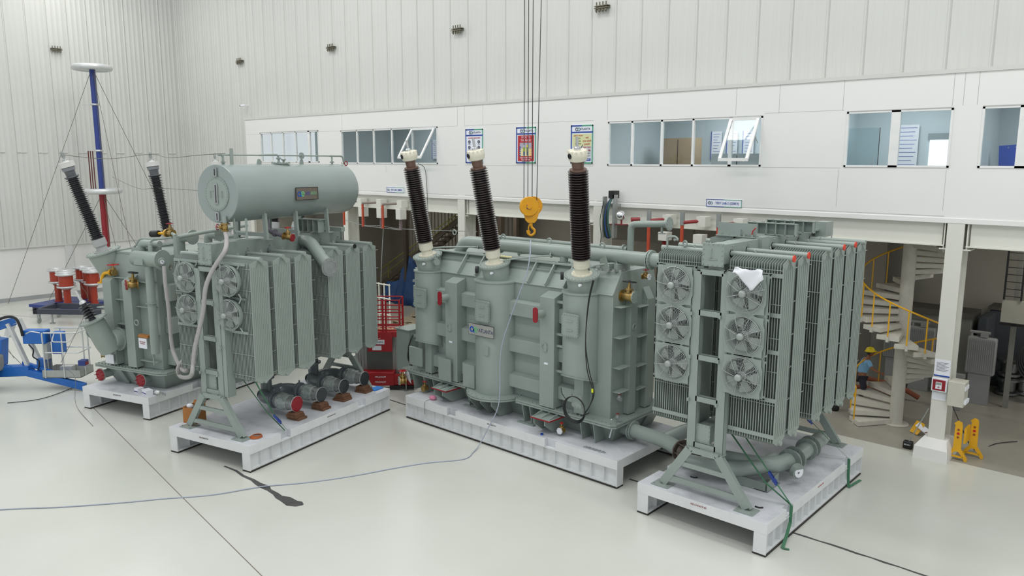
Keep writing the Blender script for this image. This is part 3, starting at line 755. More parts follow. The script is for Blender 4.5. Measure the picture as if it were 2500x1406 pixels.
for a,b in (((-16.9,14.9,4.95),(-15.3,15.5,5.1)),((-14.0,14.9,4.82),(-12.6,15.45,5.08)),((-11.0,14.95,4.95),(-10.6,15.5,5.05)),((-14.2,16,4.95),(-12,16.3,5))):
    m=MB().tube([a,lerp(a,b,.3)+V((0,0,.04)),b],.022,8,4); m.flange(a,V(b)-V(a),.06,.02,4).flange(b,V(b)-V(a),.06,.02,4); m.build('equaliser_pipe',GR,TM)
m=MB()
for k in range(10):
    x=-10.9+.06*k+random.uniform(-.03,.03); m.cb((x,15.3+random.uniform(-.12,.3),4.9),(.07,.05,.05))
m.build('spare_fitting',GAL,TM,kind='stuff')
m=MB().box(-10.55,-10.45,15.35,15.9,4.87,5.05); m.prism([(-10.9,15.25,4.87),(-10.9,15.25,5.15),(-10.75,15.25,5.25),(-10.6,15.25,4.87)],(0,.02,0)); m.build('roof_bracket',GR,TM)
valve(TM,(x1,15.38,4.3),(1,0,0),.15,DRK,BRS,(.0,.12,.99),GR,.36,1.2)
valve(TM,(-10.15,16.0,4.72),(1,0,0),.07,DRED,BRS,(0,0,1),PAP,.18,1.2)
for p in ((-10.2,15.15,1.8),(-10.1,14.95,1.38),(-16.2,14.75,1.45),(-17.15,14.8,1.4)): valve(TM,(p[0],p[1],p[2]),(1,-.4,0),.05,DRED,GAL,(0,0,1),None,.1)
valve(TM,(-16.75,14.75,.83),(0,-1,0),.09,REDC,BRS,(0,0,1),None,.16,.8)
valve(TM,(-11.5,14.66,.82),(0,-1,0),.08,REDC,BRS,(0,0,1),PAP,.14,.6)
valve(TM,(-17.55,14.62,.93),(-.5,-.86,0),.13,REDC,BRS,(0,0,1),GR,.2,.9)
valve(TM,(-16.35,14.78,5.0-.35),(1,-.3,0),.09,GR,GR,(0,0,1),None,.15)
for (x,z) in ((-17.6,3.9),(-17.6,2.2),(-17.6,1.7),(-17.6,3.2)): MB().box(x,x+.2,15.0,15.06,z,z+.07).build('cable_bracket',GR,TM)
for (x,z) in ((-11.95,4.02),(-11.95,3.2),(-11.95,2.25),(-14.25,2.12),(-14.5,3.55),(-11.95,2.9)): MB().box(x,x+.35,14.72,14.78,z,z+.06).box(x-.005,x,14.70,14.8,z-.03,z+.09).build('cable_bracket',GR,TM)
MB().cyl((-11.62,14.75,4.72),(-11.68,14.7,4.72),.1,n=20).build('oil_gauge',DRK,TM)
MB().cyl((-14.52,14.7,4.6),(-14.58,14.66,4.6),.1,n=20).build('oil_gauge',DRK,TM)
# lower oil pipe to the bank
m=MB().elbow([(x1+.05,15.45,.98),(-9.6,15.4,.98),(-8.95,15.25,1.02),(-8.3,14.95,1.02)],.17,.25,18)
m.elbow([(-8.95,15.3,1.02),(-8.8,15.9,1.1),(-8.6,16.6,1.1)],.17,.2,18)
lp=m.build('lower_oil_pipe',GR,TM)
MB().flange((x1+.35,15.44,.98),(1,-.05,0),.24,.04,16,.21,28).flange((x1+.41,15.44,.98),(1,-.05,0),.24,.03,0,n=28).build('pipe_flange',GR,lp)
dx=V((.9,-.42,0)).normalized(); c=V((-8.3,14.95,1.02))
m=MB().flange(c,dx,.26,.04,12,.22,28,.02).flange(c+dx*.36,dx,.26,.04,12,.22,28,.02)
m.lathe(c,dx,[(.02+.02*k,.15+(.03 if k%2 else 0)) for k in range(17)],24)
for k in range(6):
    a=math.pi/3*k; x_,y_,_=basis(dx); q=c+(x_*math.cos(a)+y_*math.sin(a))*.22; m.cyl(q,q+dx*.36,.01,n=6)
m.build('bellows_joint',mat('bellows_steel','8a7f78',.3,.8),lp)
# control box at the left end
cbx=MB().box(-18.6,-18.0,15.15,15.85,.95,2.3); 
cb_=cbx.build('control_box',GR,TM,bevel=.01); MB().box(-18.64,-17.96,15.1,15.9,2.3,2.33).box(-18.05,-17.35,15.4,15.6,1.3,1.36).box(-18.05,-17.35,15.4,15.6,2.05,2.1).torus((-18.4,15.12,2.38),(1,0,0),.03,.01,10,5).build('box_roof',GR,cb_)
m=MB()
for k in range(7): m.tube([(-17.98,15.3,2.15),(-17.93-.01*k,15.1,1.9-.02*k),(-17.9+.02*k,15.0,1.5-.03*k),(-17.75+.01*k,15.0,1.3)],.012,5,4)
m.build('control_cable',DRK,TM)
MB().box(-18.3,-18.1,15.3,15.7,.683,.95).build('box_leg',GR,TM)
MB().q([(-17.6,14.7,.95),(-17.3,14.62,.86),(-17.35,14.58,1.22),(-17.62,14.66,1.28)],[(0,1,2,3)]).build('paper_sheet',PAP,TM)
# black cables on the right turret and coil
m=MB()
for k in range(2): m.tube([(-10.55+.03*k,14.5,4.75),(-10.62+.02*k,14.42,4.2),(-10.66,14.4,3.3),(-10.6+.06*k,14.4,2.6),(-10.42+.04*k,14.4,2.1),(-10.5,14.42,1.75),(-10.7,14.44,1.45)],.012,6,5)
for k in range(4): m.torus((-10.96,14.42-.012*k,1.55-.01*k),(0,1,0),.3+.012*k,.011,30,5)
m.tube([(-11.2,14.42,1.7),(-11.35,14.4,1.85),(-11.38,14.4,2.0)],.01,5,3)
cc=m.build('cable_coil',DRK,TM); MB().cb((-10.42,14.39,2.12),(.05,.03,.09)).build('cable_tag',mat('tag_yellow','d8e01e',.5),cc)
MB().tube([(-10.28,15.0,1.3),(-10.22,14.95,1.1),(-10.26,14.9,.85)],.018,5).build('cloth_strip',PAP,TM)
m=MB()
for i in range(14): m.tube([(-14.5+.05*i,15.2,4.93+.02*(i%2)),(-14.46+.05*i,15.26,4.96),(-14.42+.05*i,15.18,4.94)],.018,5,2)
m.build('rope_bundle',ROP,TM)
# ================================================================ EXTRAS ON THE LEFT RADIATOR BANK (local frame of BB)
# oil conservator with saddles
R_=.72; C0=(-1.5,.78,6.69); C1=(-1.5,5.3,6.69)
m=MB().lathe(C0,(0,1,0),[(0,0.0),(0,R_-.012),(.012,R_),(4.42,R_),(4.5,R_*.985),(4.6,R_*.88),(4.68,R_*.6),(4.72,R_*.25),(4.73,0)],64,caps=False)
cons=m.build('oil_tank',mat('tank_gloss_paint','8f9a97',.22,0,.03,1.5),BB)
m=MB().cyl((-1.5,.76,6.69),(-1.5,.78,6.69),.42,n=48).lathe((-1.5,.775,6.69),(0,-1,0),[(.0,.42),(.012,.42),(.012,.0)],48,caps=False)
for k in range(36):
    a=2*math.pi*k/36; m.cyl((-1.5+.385*math.cos(a),.745,6.69+.385*math.sin(a)),(-1.5+.385*math.cos(a),.765,6.69+.385*math.sin(a)),.012,n=6)
mh=m.build('end_cover',GR,cons)
for z,h in ((6.69,.5),(7.22,.22),(6.13,.22)):
    m=MB().box(-1.56,-1.44,.735,.76,z-h/2,z+h/2); o=m.build('level_gauge',GAL,cons)
    MB().box(-1.512,-1.488,.728,.735,z-h/2+.03,z+h/2-.03).build('gauge_glass',DRK,o)
m=MB(); m.tube([(-1.7,.78,6.6),(-1.7,.73,6.6),(-1.7,.73,6.75),(-1.7,.78,6.75)],.01,6).tube([(-1.3,.78,6.6),(-1.3,.73,6.6),(-1.3,.73,6.75),(-1.3,.78,6.75)],.01,6).build('cover_handle',GR,cons)
for v in (1.85,2.95,4.15):
    m=MB()
    for u,s in ((-2.0,-1),(-1.0,1)):
        m.bar((u+s*.02,v,5.5),(u-s*.02,v,6.2),.1,.012,(1,0,0)); m.bar((u+s*.02,v-.06,5.5),(u-s*.02,v-.06,6.2),.012,.11,(1,0,0)); m.box(u-.12,u+.12,v-.1,v+.1,5.49,5.51)
    m.box(-2.02,-.98,v-.06,v+.06,5.56,5.66)
    if v>4: 
        for k in range(5): m.box(-1.9+.2*k,-1.89+.2*k,v-.3,v,5.5,5.85)
        m.box(-1.98,-1.02,v-.3,v,5.85,5.87)
    m.build('saddle_leg',GR,BB)
m=MB()
for v in (2.2,3.75):
    m.prism([(-1.53,v-.08,7.4),(-1.53,v-.045,7.53),(-1.53,v+.045,7.53),(-1.53,v+.08,7.4)],(.03,0,0)); m.torus((-1.515,v,7.49),(1,0,0),.04,.02,14,6)
m.build('lifting_lug',GR,cons)
m=MB().lathe((-1.5,2.95,7.38),(0,0,1),[(0,.2),(.04,.2),(.04,.25),(.065,.25),(.065,.0)],28,caps=False)
for k in range(16): a=2*math.pi*k/16; m.cyl((-1.5+.225*math.cos(a),2.95+.225*math.sin(a),7.44),(-1.5+.225*math.cos(a),2.95+.225*math.sin(a),7.47),.014,n=6)
m.cyl((-1.5,2.88,7.44),(-1.5,2.88,7.58),.03,n=8).flange((-1.5,2.88,7.56),(0,0,1),.07,.02,4).cyl((-1.5,3.06,7.44),(-1.5,3.06,7.54),.03,n=8).flange((-1.5,3.06,7.53),(0,0,1),.07,.02,4)
m.build('top_manhole',GR,cons)
m=MB().tube([(-1.5,.9,7.64),(-1.5,5.0,7.64)],.02,8).elbow([(-1.5,1.02,7.4),(-1.5,1.02,7.63),(-1.5,.86,7.65)],.03,.06,8).elbow([(-1.5,2.2,7.64),(-1.5,2.88,7.66),(-1.5,2.88,7.5)],.025,.1,8)
m.elbow([(-1.5,4.9,7.64),(-1.5,5.45,7.64),(-1.5,5.5,7.4)],.026,.1,8).cyl((-1.5,4.98,7.38),(-1.5,4.98,7.64),.024,n=8).flange((-1.5,3.75,7.64),(0,1,0),.09,.03,6).flange((-1.5,1.02,7.46),(0,0,1),.06,.015,4).flange((-1.5,4.98,7.46),(0,0,1),.07,.015,4)
m.box(-1.46,-1.42,1.2,1.28,7.38,7.8)
m.build('breather_pipe',GR,cons)
m=MB(); MB().torus((-1.42,5.5,7.42),(1,0,0),.06,.015,16,6).build('handwheel',DRED,cons)
# nameplate on the tank side
uN=-.765
n=MB().box(uN,uN+.02,2.7,3.52,6.47,6.79).build('nameplate',mat('bronze_nameplate','857c72',.35,.5),cons)
MB().box(uN+.015,uN+.024,2.69,3.53,6.46,6.475).box(uN+.015,uN+.024,2.69,3.53,6.785,6.8).box(uN+.015,uN+.024,2.69,2.705,6.46,6.8).box(uN+.015,uN+.024,3.515,3.53,6.46,6.8).build('plate_border',DRK,n)
logo(n,(uN+.025,2.74,6.55),(0,1,0),(0,0,1),(1,0,0),.15)
text('plate_lettering','ATL',.13,(uN+.023,3.14,6.63),(math.pi/2,0,math.pi/2),mat('plate_blue','3c52a8',.4),n,sx=.8)
text('plate_lettering','ANTA',.13,(uN+.023,3.36,6.63),(math.pi/2,0,math.pi/2),mat('plate_green','7fb58c',.4),n,sx=.7)
MB().box(-.8,uN,2.8,3.4,6.55,6.7).build('plate_bracket',GR,n)
# pipes under the tank
m=MB().elbow([(-1.35,2.2,6.1),(-1.3,2.2,5.66),(-.85,2.3,5.55)],.055,.15,12).flange((-1.1,2.24,5.62),(1,.1,-.1),.1,.03,6); m.build('drain_pipe',mat('dark_pipe','6a6670',.3),BB)
valve(BB,(-.86,2.3,5.55),(.95,.2,-.15),.1,REDC,BRS,(-.1,.1,1),DRED,.26,.9)
m=MB().elbow([(-1.35,3.5,5.3),(-1.0,3.42,5.28),(-.05,3.05,4.72)],.17,.2,20)
o=m.build('oil_pipe',GR,BB); dd=V((.86,-.3,-.05)).normalized()
ep=V((.0,3.03,4.7)); MB().flange(ep+dd*.05,dd,.25,.03,12,.22,28).lathe(ep+dd*.06,dd,[(0,.2),(.02,.2),(.02,.165),(0,.165)],24,caps=False).build('pipe_flange',GAL,o)
m=MB().lathe(ep-dd*.1,dd,[(0,.17),(.17,.17)],20,caps=False).build('pipe_mouth',PAP,o)
m=MB().box(-1.9,-.9,4.6,4.75,5.48,5.6); m.build('support_beam',GR,BB)
# conservator front valve
o=valve(BB,(-1.22,.72,5.98),(0,0,-1),.09,DRED,BRS,(-.9,-.3,0),None,.2,.9)
MB().cyl((-1.22,.72,6.15),(-1.22,.72,5.98),.05,n=12).box(-1.12,-.7,.9,.94,5.75,5.79).box(-1.14,-1.1,.9,.94,5.6,6.1).box(-.72,-.68,.9,.94,5.6,6.1).build('drop_pipe',GR,BB)
for zz in (2.9,3.6,4.3): MB().box(-1.2,-1.1,.25,.33,zz,zz+.06).build('cable_clip',GR,BB)
# lower outlet pipes with wrapped valves
WRP=mat('wrapped_film','9da7a4',.18,.1,.25,14,bump=.9,coat=.6)
BOL=mat('bolt_hole_dark','4d5254',.5)
def outlet(v,cap,lab):
    m=MB().lathe((-1.35,v,1.08),(1,0,0),[(0,.15),(.05,.15)],20); m.flange((-1.3,v,1.08),(1,0,0),.235,.03,12,.2,24,.018).flange((-1.25,v,1.08),(1,0,0),.235,.03,12,.2,24,.018)
    m.lathe((-1.23,v,1.08),(1,0,0),[(0,.17),(.1,.21),(.12,.21),(.14,.19)],22)
    o=m.build('flanged_valve',PGR,BB)
    MB().lathe((-1.1,v,1.08),(1,0,0),[(0,.19),(.04,.225),(.12,.235),(.2,.225),(.24,.21),(.3,.2),(.36,.205),(.4,.19)],24,caps=False).build('film_wrap',WRP,o,label='shiny plastic film wrapped round the valve')
    m=MB().lathe((-.72,v,1.08),(1,0,0),[(0,.19),(.04,.17),(.24,.165)],22); 
    for k in range(8): a=math.pi/4*k; m.cyl((-.7,v+.17*math.cos(a),1.08+.17*math.sin(a)),(-.6,v+.17*math.cos(a),1.08+.17*math.sin(a)),.016,n=6)
    m.build('spool_pipe',GAL,o)
    MB().flange((-.47,v,1.08),(1,0,0),.215,.02,0,n=28).build('cover_rim',SIL,o)
    c=MB().flange((-.455,v,1.08),(1,0,0),.205,.014,6,.18,28,.014).build('blanking_cover',cap,o,label=lab)
    MB().cyl((-1.28,v,1.3),(-1.28,v,1.38),.025,n=6).build('lifting_eye',PGR,o)
for v,cap,lab in ((2.1,DRED,'red blanking cover'),(3.05,mat('dark_glass_cover','3a3e40',.15),'dark cover'),(3.98,mat('dark_glass_cover','3a3e40',.15),'dark cover'),(4.9,mat('dark_glass_cover','3a3e40',.15),'dark cover')): outlet(v,cap,lab)
for a,b in ((2.1,3.05),(3.98,4.9)):
    c=(a+b)/2-.18
    m=MB().elbow([(-1.3,a,1.08),(-1.85,a,1.08),(-1.9,(a+b)/2,1.08),(-1.85,b,1.08),(-1.3,b,1.08)],.165,.38,20)
    m.cyl((-1.88,c,1.0),(-1.88,c,2.05),.15,n=20).flange((-1.88,c,1.55),(0,0,1),.23,.05,8,.2,22,.018).flange((-1.88,c,1.95),(0,0,1),.23,.05,8,.2,22,.018)
    m.build('manifold_pipe',PGR,BB)
# ================================================================ EXTRAS ON THE RIGHT RADIATOR BANK
m=MB().box(-2.35,-1.45,2.05,2.07,5.93,6.2).box(-2.35,-1.45,1.95,2.2,5.91,5.93)
for k in range(5): m.cyl((-2.25+k*.18,2.0,5.93),(-2.25+k*.18,2.0,5.97),.02,n=6)
m.build('support_bracket',GR,BR)
for v in (3.1,4.1):
    m=MB().box(-2.1,-1.0,v,v+.02,5.9,6.16).box(-2.1,-1.0,v-.13,v,5.9,5.92).box(-2.1,-1.0,v-.13,v,6.15,6.165)
    for k in range(6): m.box(-2.1+k*.215,-2.085+k*.215,v-.13,v,5.9,6.16)
    for k in range(5): m.box(-2.02+k*.215,-1.96+k*.215,v-.06,v-.02,6.165,6.18)
    m.build('support_bracket',GR,BR)
m=MB().box(-1.95,-1.2,4.75,5.0,5.89,5.93).box(-1.3,-1.05,4.9,5.35,5.75,6.1); m.box(-1.75,-1.35,5.13,5.16,5.8,6.02); m.build('end_box',GR,BR)
m=MB().elbow([(-2.75,.62,5.72),(-2.75,.62,5.95),(-2.55,.62,5.97),(-2.5,.62,5.9)],.022,.06,8); m.flange((-2.55,.62,5.9),(0,0,1),.05,.02,4); m.torus((-2.4,.74,5.82),(.3,1,0),.055,.018,16,6).torus((-2.0,1.4,5.8),(1,0,0),.03,.01,10,5)
m.build('lifting_fitting',GR,BR)
m=MB().prism([(-2.5,2.0,5.7),(-2.5,2.3,5.7),(-1.8,2.3,5.92),(-1.8,2.0,5.92)],(0,0,.15)).box(-1.95,-1.3,2.0,2.35,5.6,5.93); m.build('inlet_duct',GR,BR)
MB().tube([(-1.55,2.02,5.95),(-1.52,2.0,6.05),(-1.46,2.0,6.12)],.012,6).build('red_lever',REDC,BR)
# lower oil pipes under the right bank
m=MB().elbow([(-2.35,1.0,1.02),(-1.6,1.15,1.0),(-.95,1.7,1.02),(-.9,2.3,1.05)],.17,.3,20)
m.elbow([(-1.9,1.6,1.06),(-1.2,1.75,1.06),(-.75,1.95,1.06),(-.6,2.6,1.06),(-.62,4.3,1.06)],.175,.28,20)
lo=m.build('lower_oil_pipe',GR,BR)
m=MB().flange((-.6,2.45,1.06),(0,1,0),.26,.04,12,.22,28,.018).flange((-.6,2.68,1.06),(0,1,0),.26,.04,12,.22,28,.018).flange((-.61,3.4,1.06),(0,1,0),.25,.04,12,.22,28,.018).flange((-.61,3.62,1.06),(0,1,0),.25,.04,12,.22,28,.018)
m.build('pipe_flange',GD,lo)
m=MB().cyl((-.38,2.2,1.0),(-.28,2.16,.98),.16,n=24); m.build('flow_gauge',GD,lo); MB().cyl((-.28,2.16,.98),(-.27,2.156,.98),.12,n=24).build('gauge_dial',PAP,lo)
MB().box(-.276,-.262,2.1,2.16,.97,.985).build('gauge_needle',DRK,lo)
MB().box(-1.5,-.65,1.35,1.37,.69,.88).box(-.9,-.6,1.35,2.0,.69,.7).prism([(-.62,1.35,.69),(-.62,1.9,.69),(-.62,1.9,.95),(-.62,1.35,.9)],(.015,0,0)).build('pipe_cradle',GD,BR)
MB().cyl((-.36,.78,2.05),(-.3,.78,2.05),.05,n=14).build('drain_cap',ORG,BR)
# hung cloth
m=MB(); N=10; vs=[]
for i in range(N+1):
    for j in range(7):
        s=i/N; t=j/6; drop=.1+.32*max(0,1-abs(s-.62)/.5)
        vs.append((-.98+.56*s+.05*t*(s-.5),.11+.03*math.sin(s*9+t*4),5.5+.05*abs(s-.5)-drop*t+.012*math.sin(s*17+t*5)))
m.q(vs,[(i*7+j,i*7+j+1,(i+1)*7+j+1,(i+1)*7+j) for i in range(N) for j in range(6)])
o=m.build('white_cloth',PAP); o.location=(-5.6,13.46,0); tag(o,'crumpled white cloth hanging over the top right fan of the nearer bank','cloth')
sm=o.modifiers.new('s','SOLIDIFY'); sm.thickness=.006
# ================================================================ LEFT TRANSFORMER (local frame of plinth: u to the right, v away)
TA=empty('power_transformer',(-22.31,8.91,.683),17.6,'grey-green transformer at the left, with tilted bushings and a grey hose','transformer'); OFF[TA.name]=Matrix.Translation((0,0,-.683))
a0,a1,b0,b1=-2.5,-.2,.78,7.0
m=MB()
def ringA(z,c): return [(a0+c,b0+c*.3,z),(a1,b0+c*.3,z),(a1,b1-c*.3,z),(a0+c,b1-c*.3,z)]
m.q(ringA(1.3,0)+ringA(4.3,0)+ringA(4.72,.42),[(0,1,5,4),(1,2,6,5),(2,3,7,6),(3,0,4,7),(4,5,9,8),(5,6,10,9),(6,7,11,10),(7,4,8,11),(8,9,10,11),(3,2,1,0)])
m.build('tank',GR,TA,bevel=.012)
m=MB()
for u in (-2.2,-1.35): m.prism([(u,b0,1.35),(u,.5,1.35),(u,.5,3.95),(u,b0,4.15)],(.36,0,0))
m.split('stiffener_post',GR,TA,bevel=.01)
m=MB()
for z in (4.02,3.35,2.6,1.95): m.box(-1.85,-1.35,.62,b0,z,z+.025)
for z in (3.95,3.2,2.35,1.55): m.box(-1.0,-.25,.62,b0,z,z+.025)
m.box(-2.6,-2.2,.6,b0,3.3,3.33).box(-2.6,-2.2,.55,b0,3.05,3.08)
m.split('shelf_rib',GR,TA)
m=MB()
for z0,z1 in BX:
    for (p,q) in ((.95,1.5),(2.0,3.4),(3.9,5.2)): m.box(a1,.1,p,q,z0-.1,z1)
m.split('horizontal_stiffener',GR,TA,bevel=.01)
for v in (1.5,3.4,5.2): m=MB().prism([(a1,v,1.35),(.2,v,1.35),(.2,v,3.95),(a1,v,4.15)],(0,.5,0)).build('stiffener_post',GR,TA,bevel=.01)
o=MB().cyl((.1,1.5,3.5),(.18,1.22,3.5),.1,n=16).build('pipe_stub',GR,TA)
P=[(.18+.075*math.cos(2*math.pi*k/24),1.21,3.5+.075*math.sin(2*math.pi*k/24)+(.12 if math.sin(2*math.pi*k/24)>0 else -.12)) for k in range(24)]
MB().prism(P,(0.0,-.03,0)).build('stub_cover',DRED,o)
for (u,v,z) in ((-.85,.5,2.75),(.1,1.45,2.75)): MB().torus((u,v,z),(0,1,0),.08,.02,16,6).build('jacking_lug',GR,TA)
m=MB()
for z0,z1 in ((1.2,1.245),(1.255,1.3)): m.prism([(x,y,z0) for x,y in ((a0-.3,b1+.3),(a0-.3,b0-.3),(a1+.1,b0-.3),(a1+.3,b0-.15),(a1+.3,b1+.3))],(0,0,z1-z0))
for k in range(20): m.cyl((a0-.2+.14*k,b0-.24,1.3),(a0-.2+.14*k,b0-.24,1.33),.02,n=6)
for k in range(40): m.cyl((a1+.24,b0+.14*k,1.3),(a1+.24,b0+.14*k,1.33),.02,n=6)
m.build('tank_flange',GR,TA)
m=MB(); m.q([(a0+.1,b0+.1,.684),(a1-.1,b0+.1,.684),(a1-.05,b1,.684),(a0+.1,b1,.684),(a0-.1,b0-.15,1.2),(a1+.18,b0-.15,1.2),(a1+.18,b1,1.2),(a0-.1,b1,1.2)],[(0,1,5,4),(1,2,6,5),(2,3,7,6),(3,0,4,7),(4,5,6,7),(3,2,1,0)])
m.build('base_tank',GD,TA,bevel=.01)
for u in (-1.95,-1.45): MB().prism([(u,.52,1.2),(u,.8,.7),(u,.9,1.2)],(.22,0,0)).build('gusset_plate',GD,TA)
for u,v,z in ((-2.5,.42,.98),(-.85,.5,.98)):
    o=MB().cyl((u,.8,z),(u,v,z),.13,n=20).flange((u,v,z),(0,1,0),.2,.03,0,n=26).build('oil_outlet',GR,TA)
    c=MB().flange((u,v-.02,z),(0,1,0),.185,.015,0,n=26)
    for k in range(8): a=math.pi/4*k; c.cyl((u+.155*math.cos(a),v-.1,z+.155*math.sin(a)),(u+.155*math.cos(a),v+.03,z+.155*math.sin(a)),.01,n=6)
    c.build('blanking_cover',DRED,o,label='dark red blanking cover')
# inclined LV turret
PT=[(-1.75,.8,2.15),(-1.78,.1,2.18),(-1.95,-.12,3.0)]
m=MB().cyl(PT[0],(-1.76,.42,2.16),.3,n=28).flange((-1.755,.55,2.16),(0,1,0),.36,.05,24,.33,32)
m.lathe((-1.76,.42,2.16),(0,-1,0),[(0,.3),(.1,.29),(.12,.27)],28)
d2=V((-.2,-.28,.85)).normalized(); p2=V((-1.78,.2,2.0))
m.lathe(p2-d2*.22,d2,[(0,.12),(.05,.27),(.3,.3),(1.1,.3)],28); m.cyl(p2+d2*.55,p2+d2*.55+V((-.32,.05,-.08)),.16,n=16).flange(p2+d2*.55+V((-.34,.05,-.08)),(-1,.1,-.2),.2,.04,8)
top=p2+d2*.9; m.flange(top,d2,.4,.04,24,.365,32)
o=m.build('side_turret',GR,TA)
q=top+d2*.02; pr_=[(0,.1),(.03,.1)]
for k in range(5): pr_+=[(.08+k*.085,.08),(.1+k*.085,.17),(.125+k*.085,.165),(.14+k*.085,.08)]
pr_+=[(.52,.07),(.56,.07)]
b=MB().lathe(q,d2,pr_,20).build('small_bushing',BLKP,o)
MB().lathe(q,d2,[(.55,.1),(.6,.09),(.64,.05),(.9,.035),(.95,.03)],14).build('terminal',SIL,b)
# tilted HV bushings on the far side
for (b_,t_) in (((-2.35,.95,4.2),(-2.8,.15,7.35)),((-2.35,3.35,4.2),(-2.8,3.15,7.35)),((-2.35,5.85,4.2),(-2.8,5.9,7.35)),((-1.0,6.6,4.3),(-.95,6.9,6.9)),((-.5,7.0,4.3),(-.3,8.0,6.9))):
    bb=V(b_);tt=V(t_);d=(tt-bb).normalized(); far=b_[0]>-2
    m=MB().lathe(bb,d,[(-.3,.33),(.0,.35),(.55,.45),(.58,.45)] if not far else [(-.3,.2),(.5,.22)],28).flange(bb+d*.58,d,.5 if not far else .3,.045,24,.46 if not far else .27,32)
    c=m.build('collar',GR,TA)
    bushing(c,bb+d*.6,tt,'B',34,.2 if not far else .2,.125)
# oil drum with gauge
m=MB().lathe((-.66,.45,4.7),(1,0,0),[(0,0.05),(.0,.2),(.03,.22),(1.1,.22),(1.12,.0)],32,caps=False).flange((.46,.45,4.7),(1,0,0),.29,.03,16,.265,36)
m.box(-.4,-.05,.2,.24,4.55,4.72)
o=m.build('relay_tank',GR,TA,bevel=0)
MB().torus((.5,.38,4.66),(1,-.2,0),.09,.03,24,8).cyl((.48,.38,4.66),(.53,.37,4.66),.09,n=24).build('dial_housing',GR,o)
MB().cyl((.53,.37,4.66),(.54,.368,4.66),.06,n=24).build('gauge_dial',PAP,o)
MB().bar((.545,.4,4.64),(.545,.35,4.69),.01,.01).build('gauge_needle',DRK,o)
MB().elbow([(-.7,.75,4.72),(-.7,.75,5.1),(-.25,.75,5.1)],.12,.15,16).cyl((-.25,.75,5.1),(.05,.75,5.1),.1,n=14).cyl((-.05,.5,4.9),(-.05,.5,5.15),.06,n=12).flange((-.2,.75,5.1),(1,0,0),.15,.04,8).build('relay_pipe',GR,o)
MB().cyl((-.1,.45,1.9),(-.1,.45,4.5),.12,n=18).cyl((-.1,.45,3.4),(-.1,.45,3.42),.16,n=12).build('downpipe',GR,TA)
MB().cyl((-.2,.42,3.35),(-.15,.42,1.55),.025,n=8).build('thin_pipe',GR,TA)
MB().cyl((.55,.9,4.3),(.55,.9,5.35),.085,n=16).elbow([(.55,.9,5.35),(.3,1.0,5.4),(.1,1.1,5.4)],.05,.1,10).tube([(.55,.9,5.3),(.3,2.2,5.35),(.1,4.2,5.4)],.06,12).tube([(-2.3,.9,4.78),(-1.9,.9,4.82),(-1.2,.9,4.95),(-.9,.9,5.2),(-.3,.9,5.22),(.4,.9,5.3)],.028,8,4).build('equaliser_pipe',GR,TA)
MB().cyl((-.3,1.05,5.38),(.1,1.05,5.4),.04,n=12).flange((0,1.05,5.4),(1,0,0),.11,.04,8).build('yellow_spool',YEL,TA)
valve(TA,(.04,1.05,5.4),(1,0,0),.12,DRED,BRS,(0,0,1),None,.24,.8)
MB().cyl((-.6,1.05,5.35),(-.3,1.05,5.37),.1,n=12).build('relay_body',DRK,TA)
for v in (2.0,3.1): MB().elbow([(-.5,v,4.7),(-.5,v,5.15),(.0,v,5.2)],.13,.16,16).flange((.02,v,5.2),(1,0,0),.23,.03,8).flange((-.5,v,4.75),(0,0,1),.2,.03,8).build('elbow_pipe',GR,TA)
MB().box(-2.35,-1.0,.9,1.5,4.72,4.78).box(-1.2,-.4,.8,1.2,4.72,4.95).build('roof_step',GR,TA)
# yellow drain pipe + valves
o=valve(TA,(-1.75,.62,4.18),(-1,0,0),.1,REDC,BRS,(0,0,1),None,.12,1.8)
MB().elbow([(-1.87,.6,4.18),(-2.22,.58,4.14),(-2.3,.56,3.86)],.05,.12,12).flange((-2.3,.56,3.85),(0,0,1),.11,.02,4).flange((-1.9,.6,4.18),(1,0,0),.1,.03,4).build('yellow_pipe',YEL,TA)
valve(TA,(-.8,.6,3.9),(-.5,-.86,0),.15,DRK,BRS,(.1,.1,1),DRED,.3,1.0)
valve(TA,(-2.62,.7,1.52),(-.7,-.7,0),.07,BRS,BRS,(0,0,1),None,.1)
for p in ((-.9,.8,4.5),(-.35,.85,4.45),(.15,.95,4.4),(.25,1.3,4.38)): MB().cyl(p,(p[0],p[1],p[2]+.25),.03,n=8).torus((p[0],p[1],p[2]+.1),(0,0,1),.07,.014,14,5).torus((p[0]+.05,p[1],p[2]+.0),(1,0,0),.06,.014,14,5).build('small_valve',mat('small_valve_metal','8d877c',.4,.6),TA)
m=MB()
for k in range(10): m.cb((.35+random.uniform(-.15,.2),1.2+random.uniform(-.2,.4),4.45+random.uniform(0,.15)),(.08,.06,.06))
m.build('loose_fitting',GAL,TA,kind='stuff')
MB().box(-.78,-.45,.46,.48,2.0,2.3).build('notice_sheet',PAP,TA)
text('notice_text','Oil Sample\nWindow',.055,(-.615,.455,2.17),(math.pi/2,0,0),INK,TA)
MB().box(-.8,-.4,.47,.6,2.32,2.4).build('cardboard_strip',CAR,TA)
MB().box(-2.2,-1.85,.4,.42,1.4,1.68).build('notice_sheet',PAP,TA)
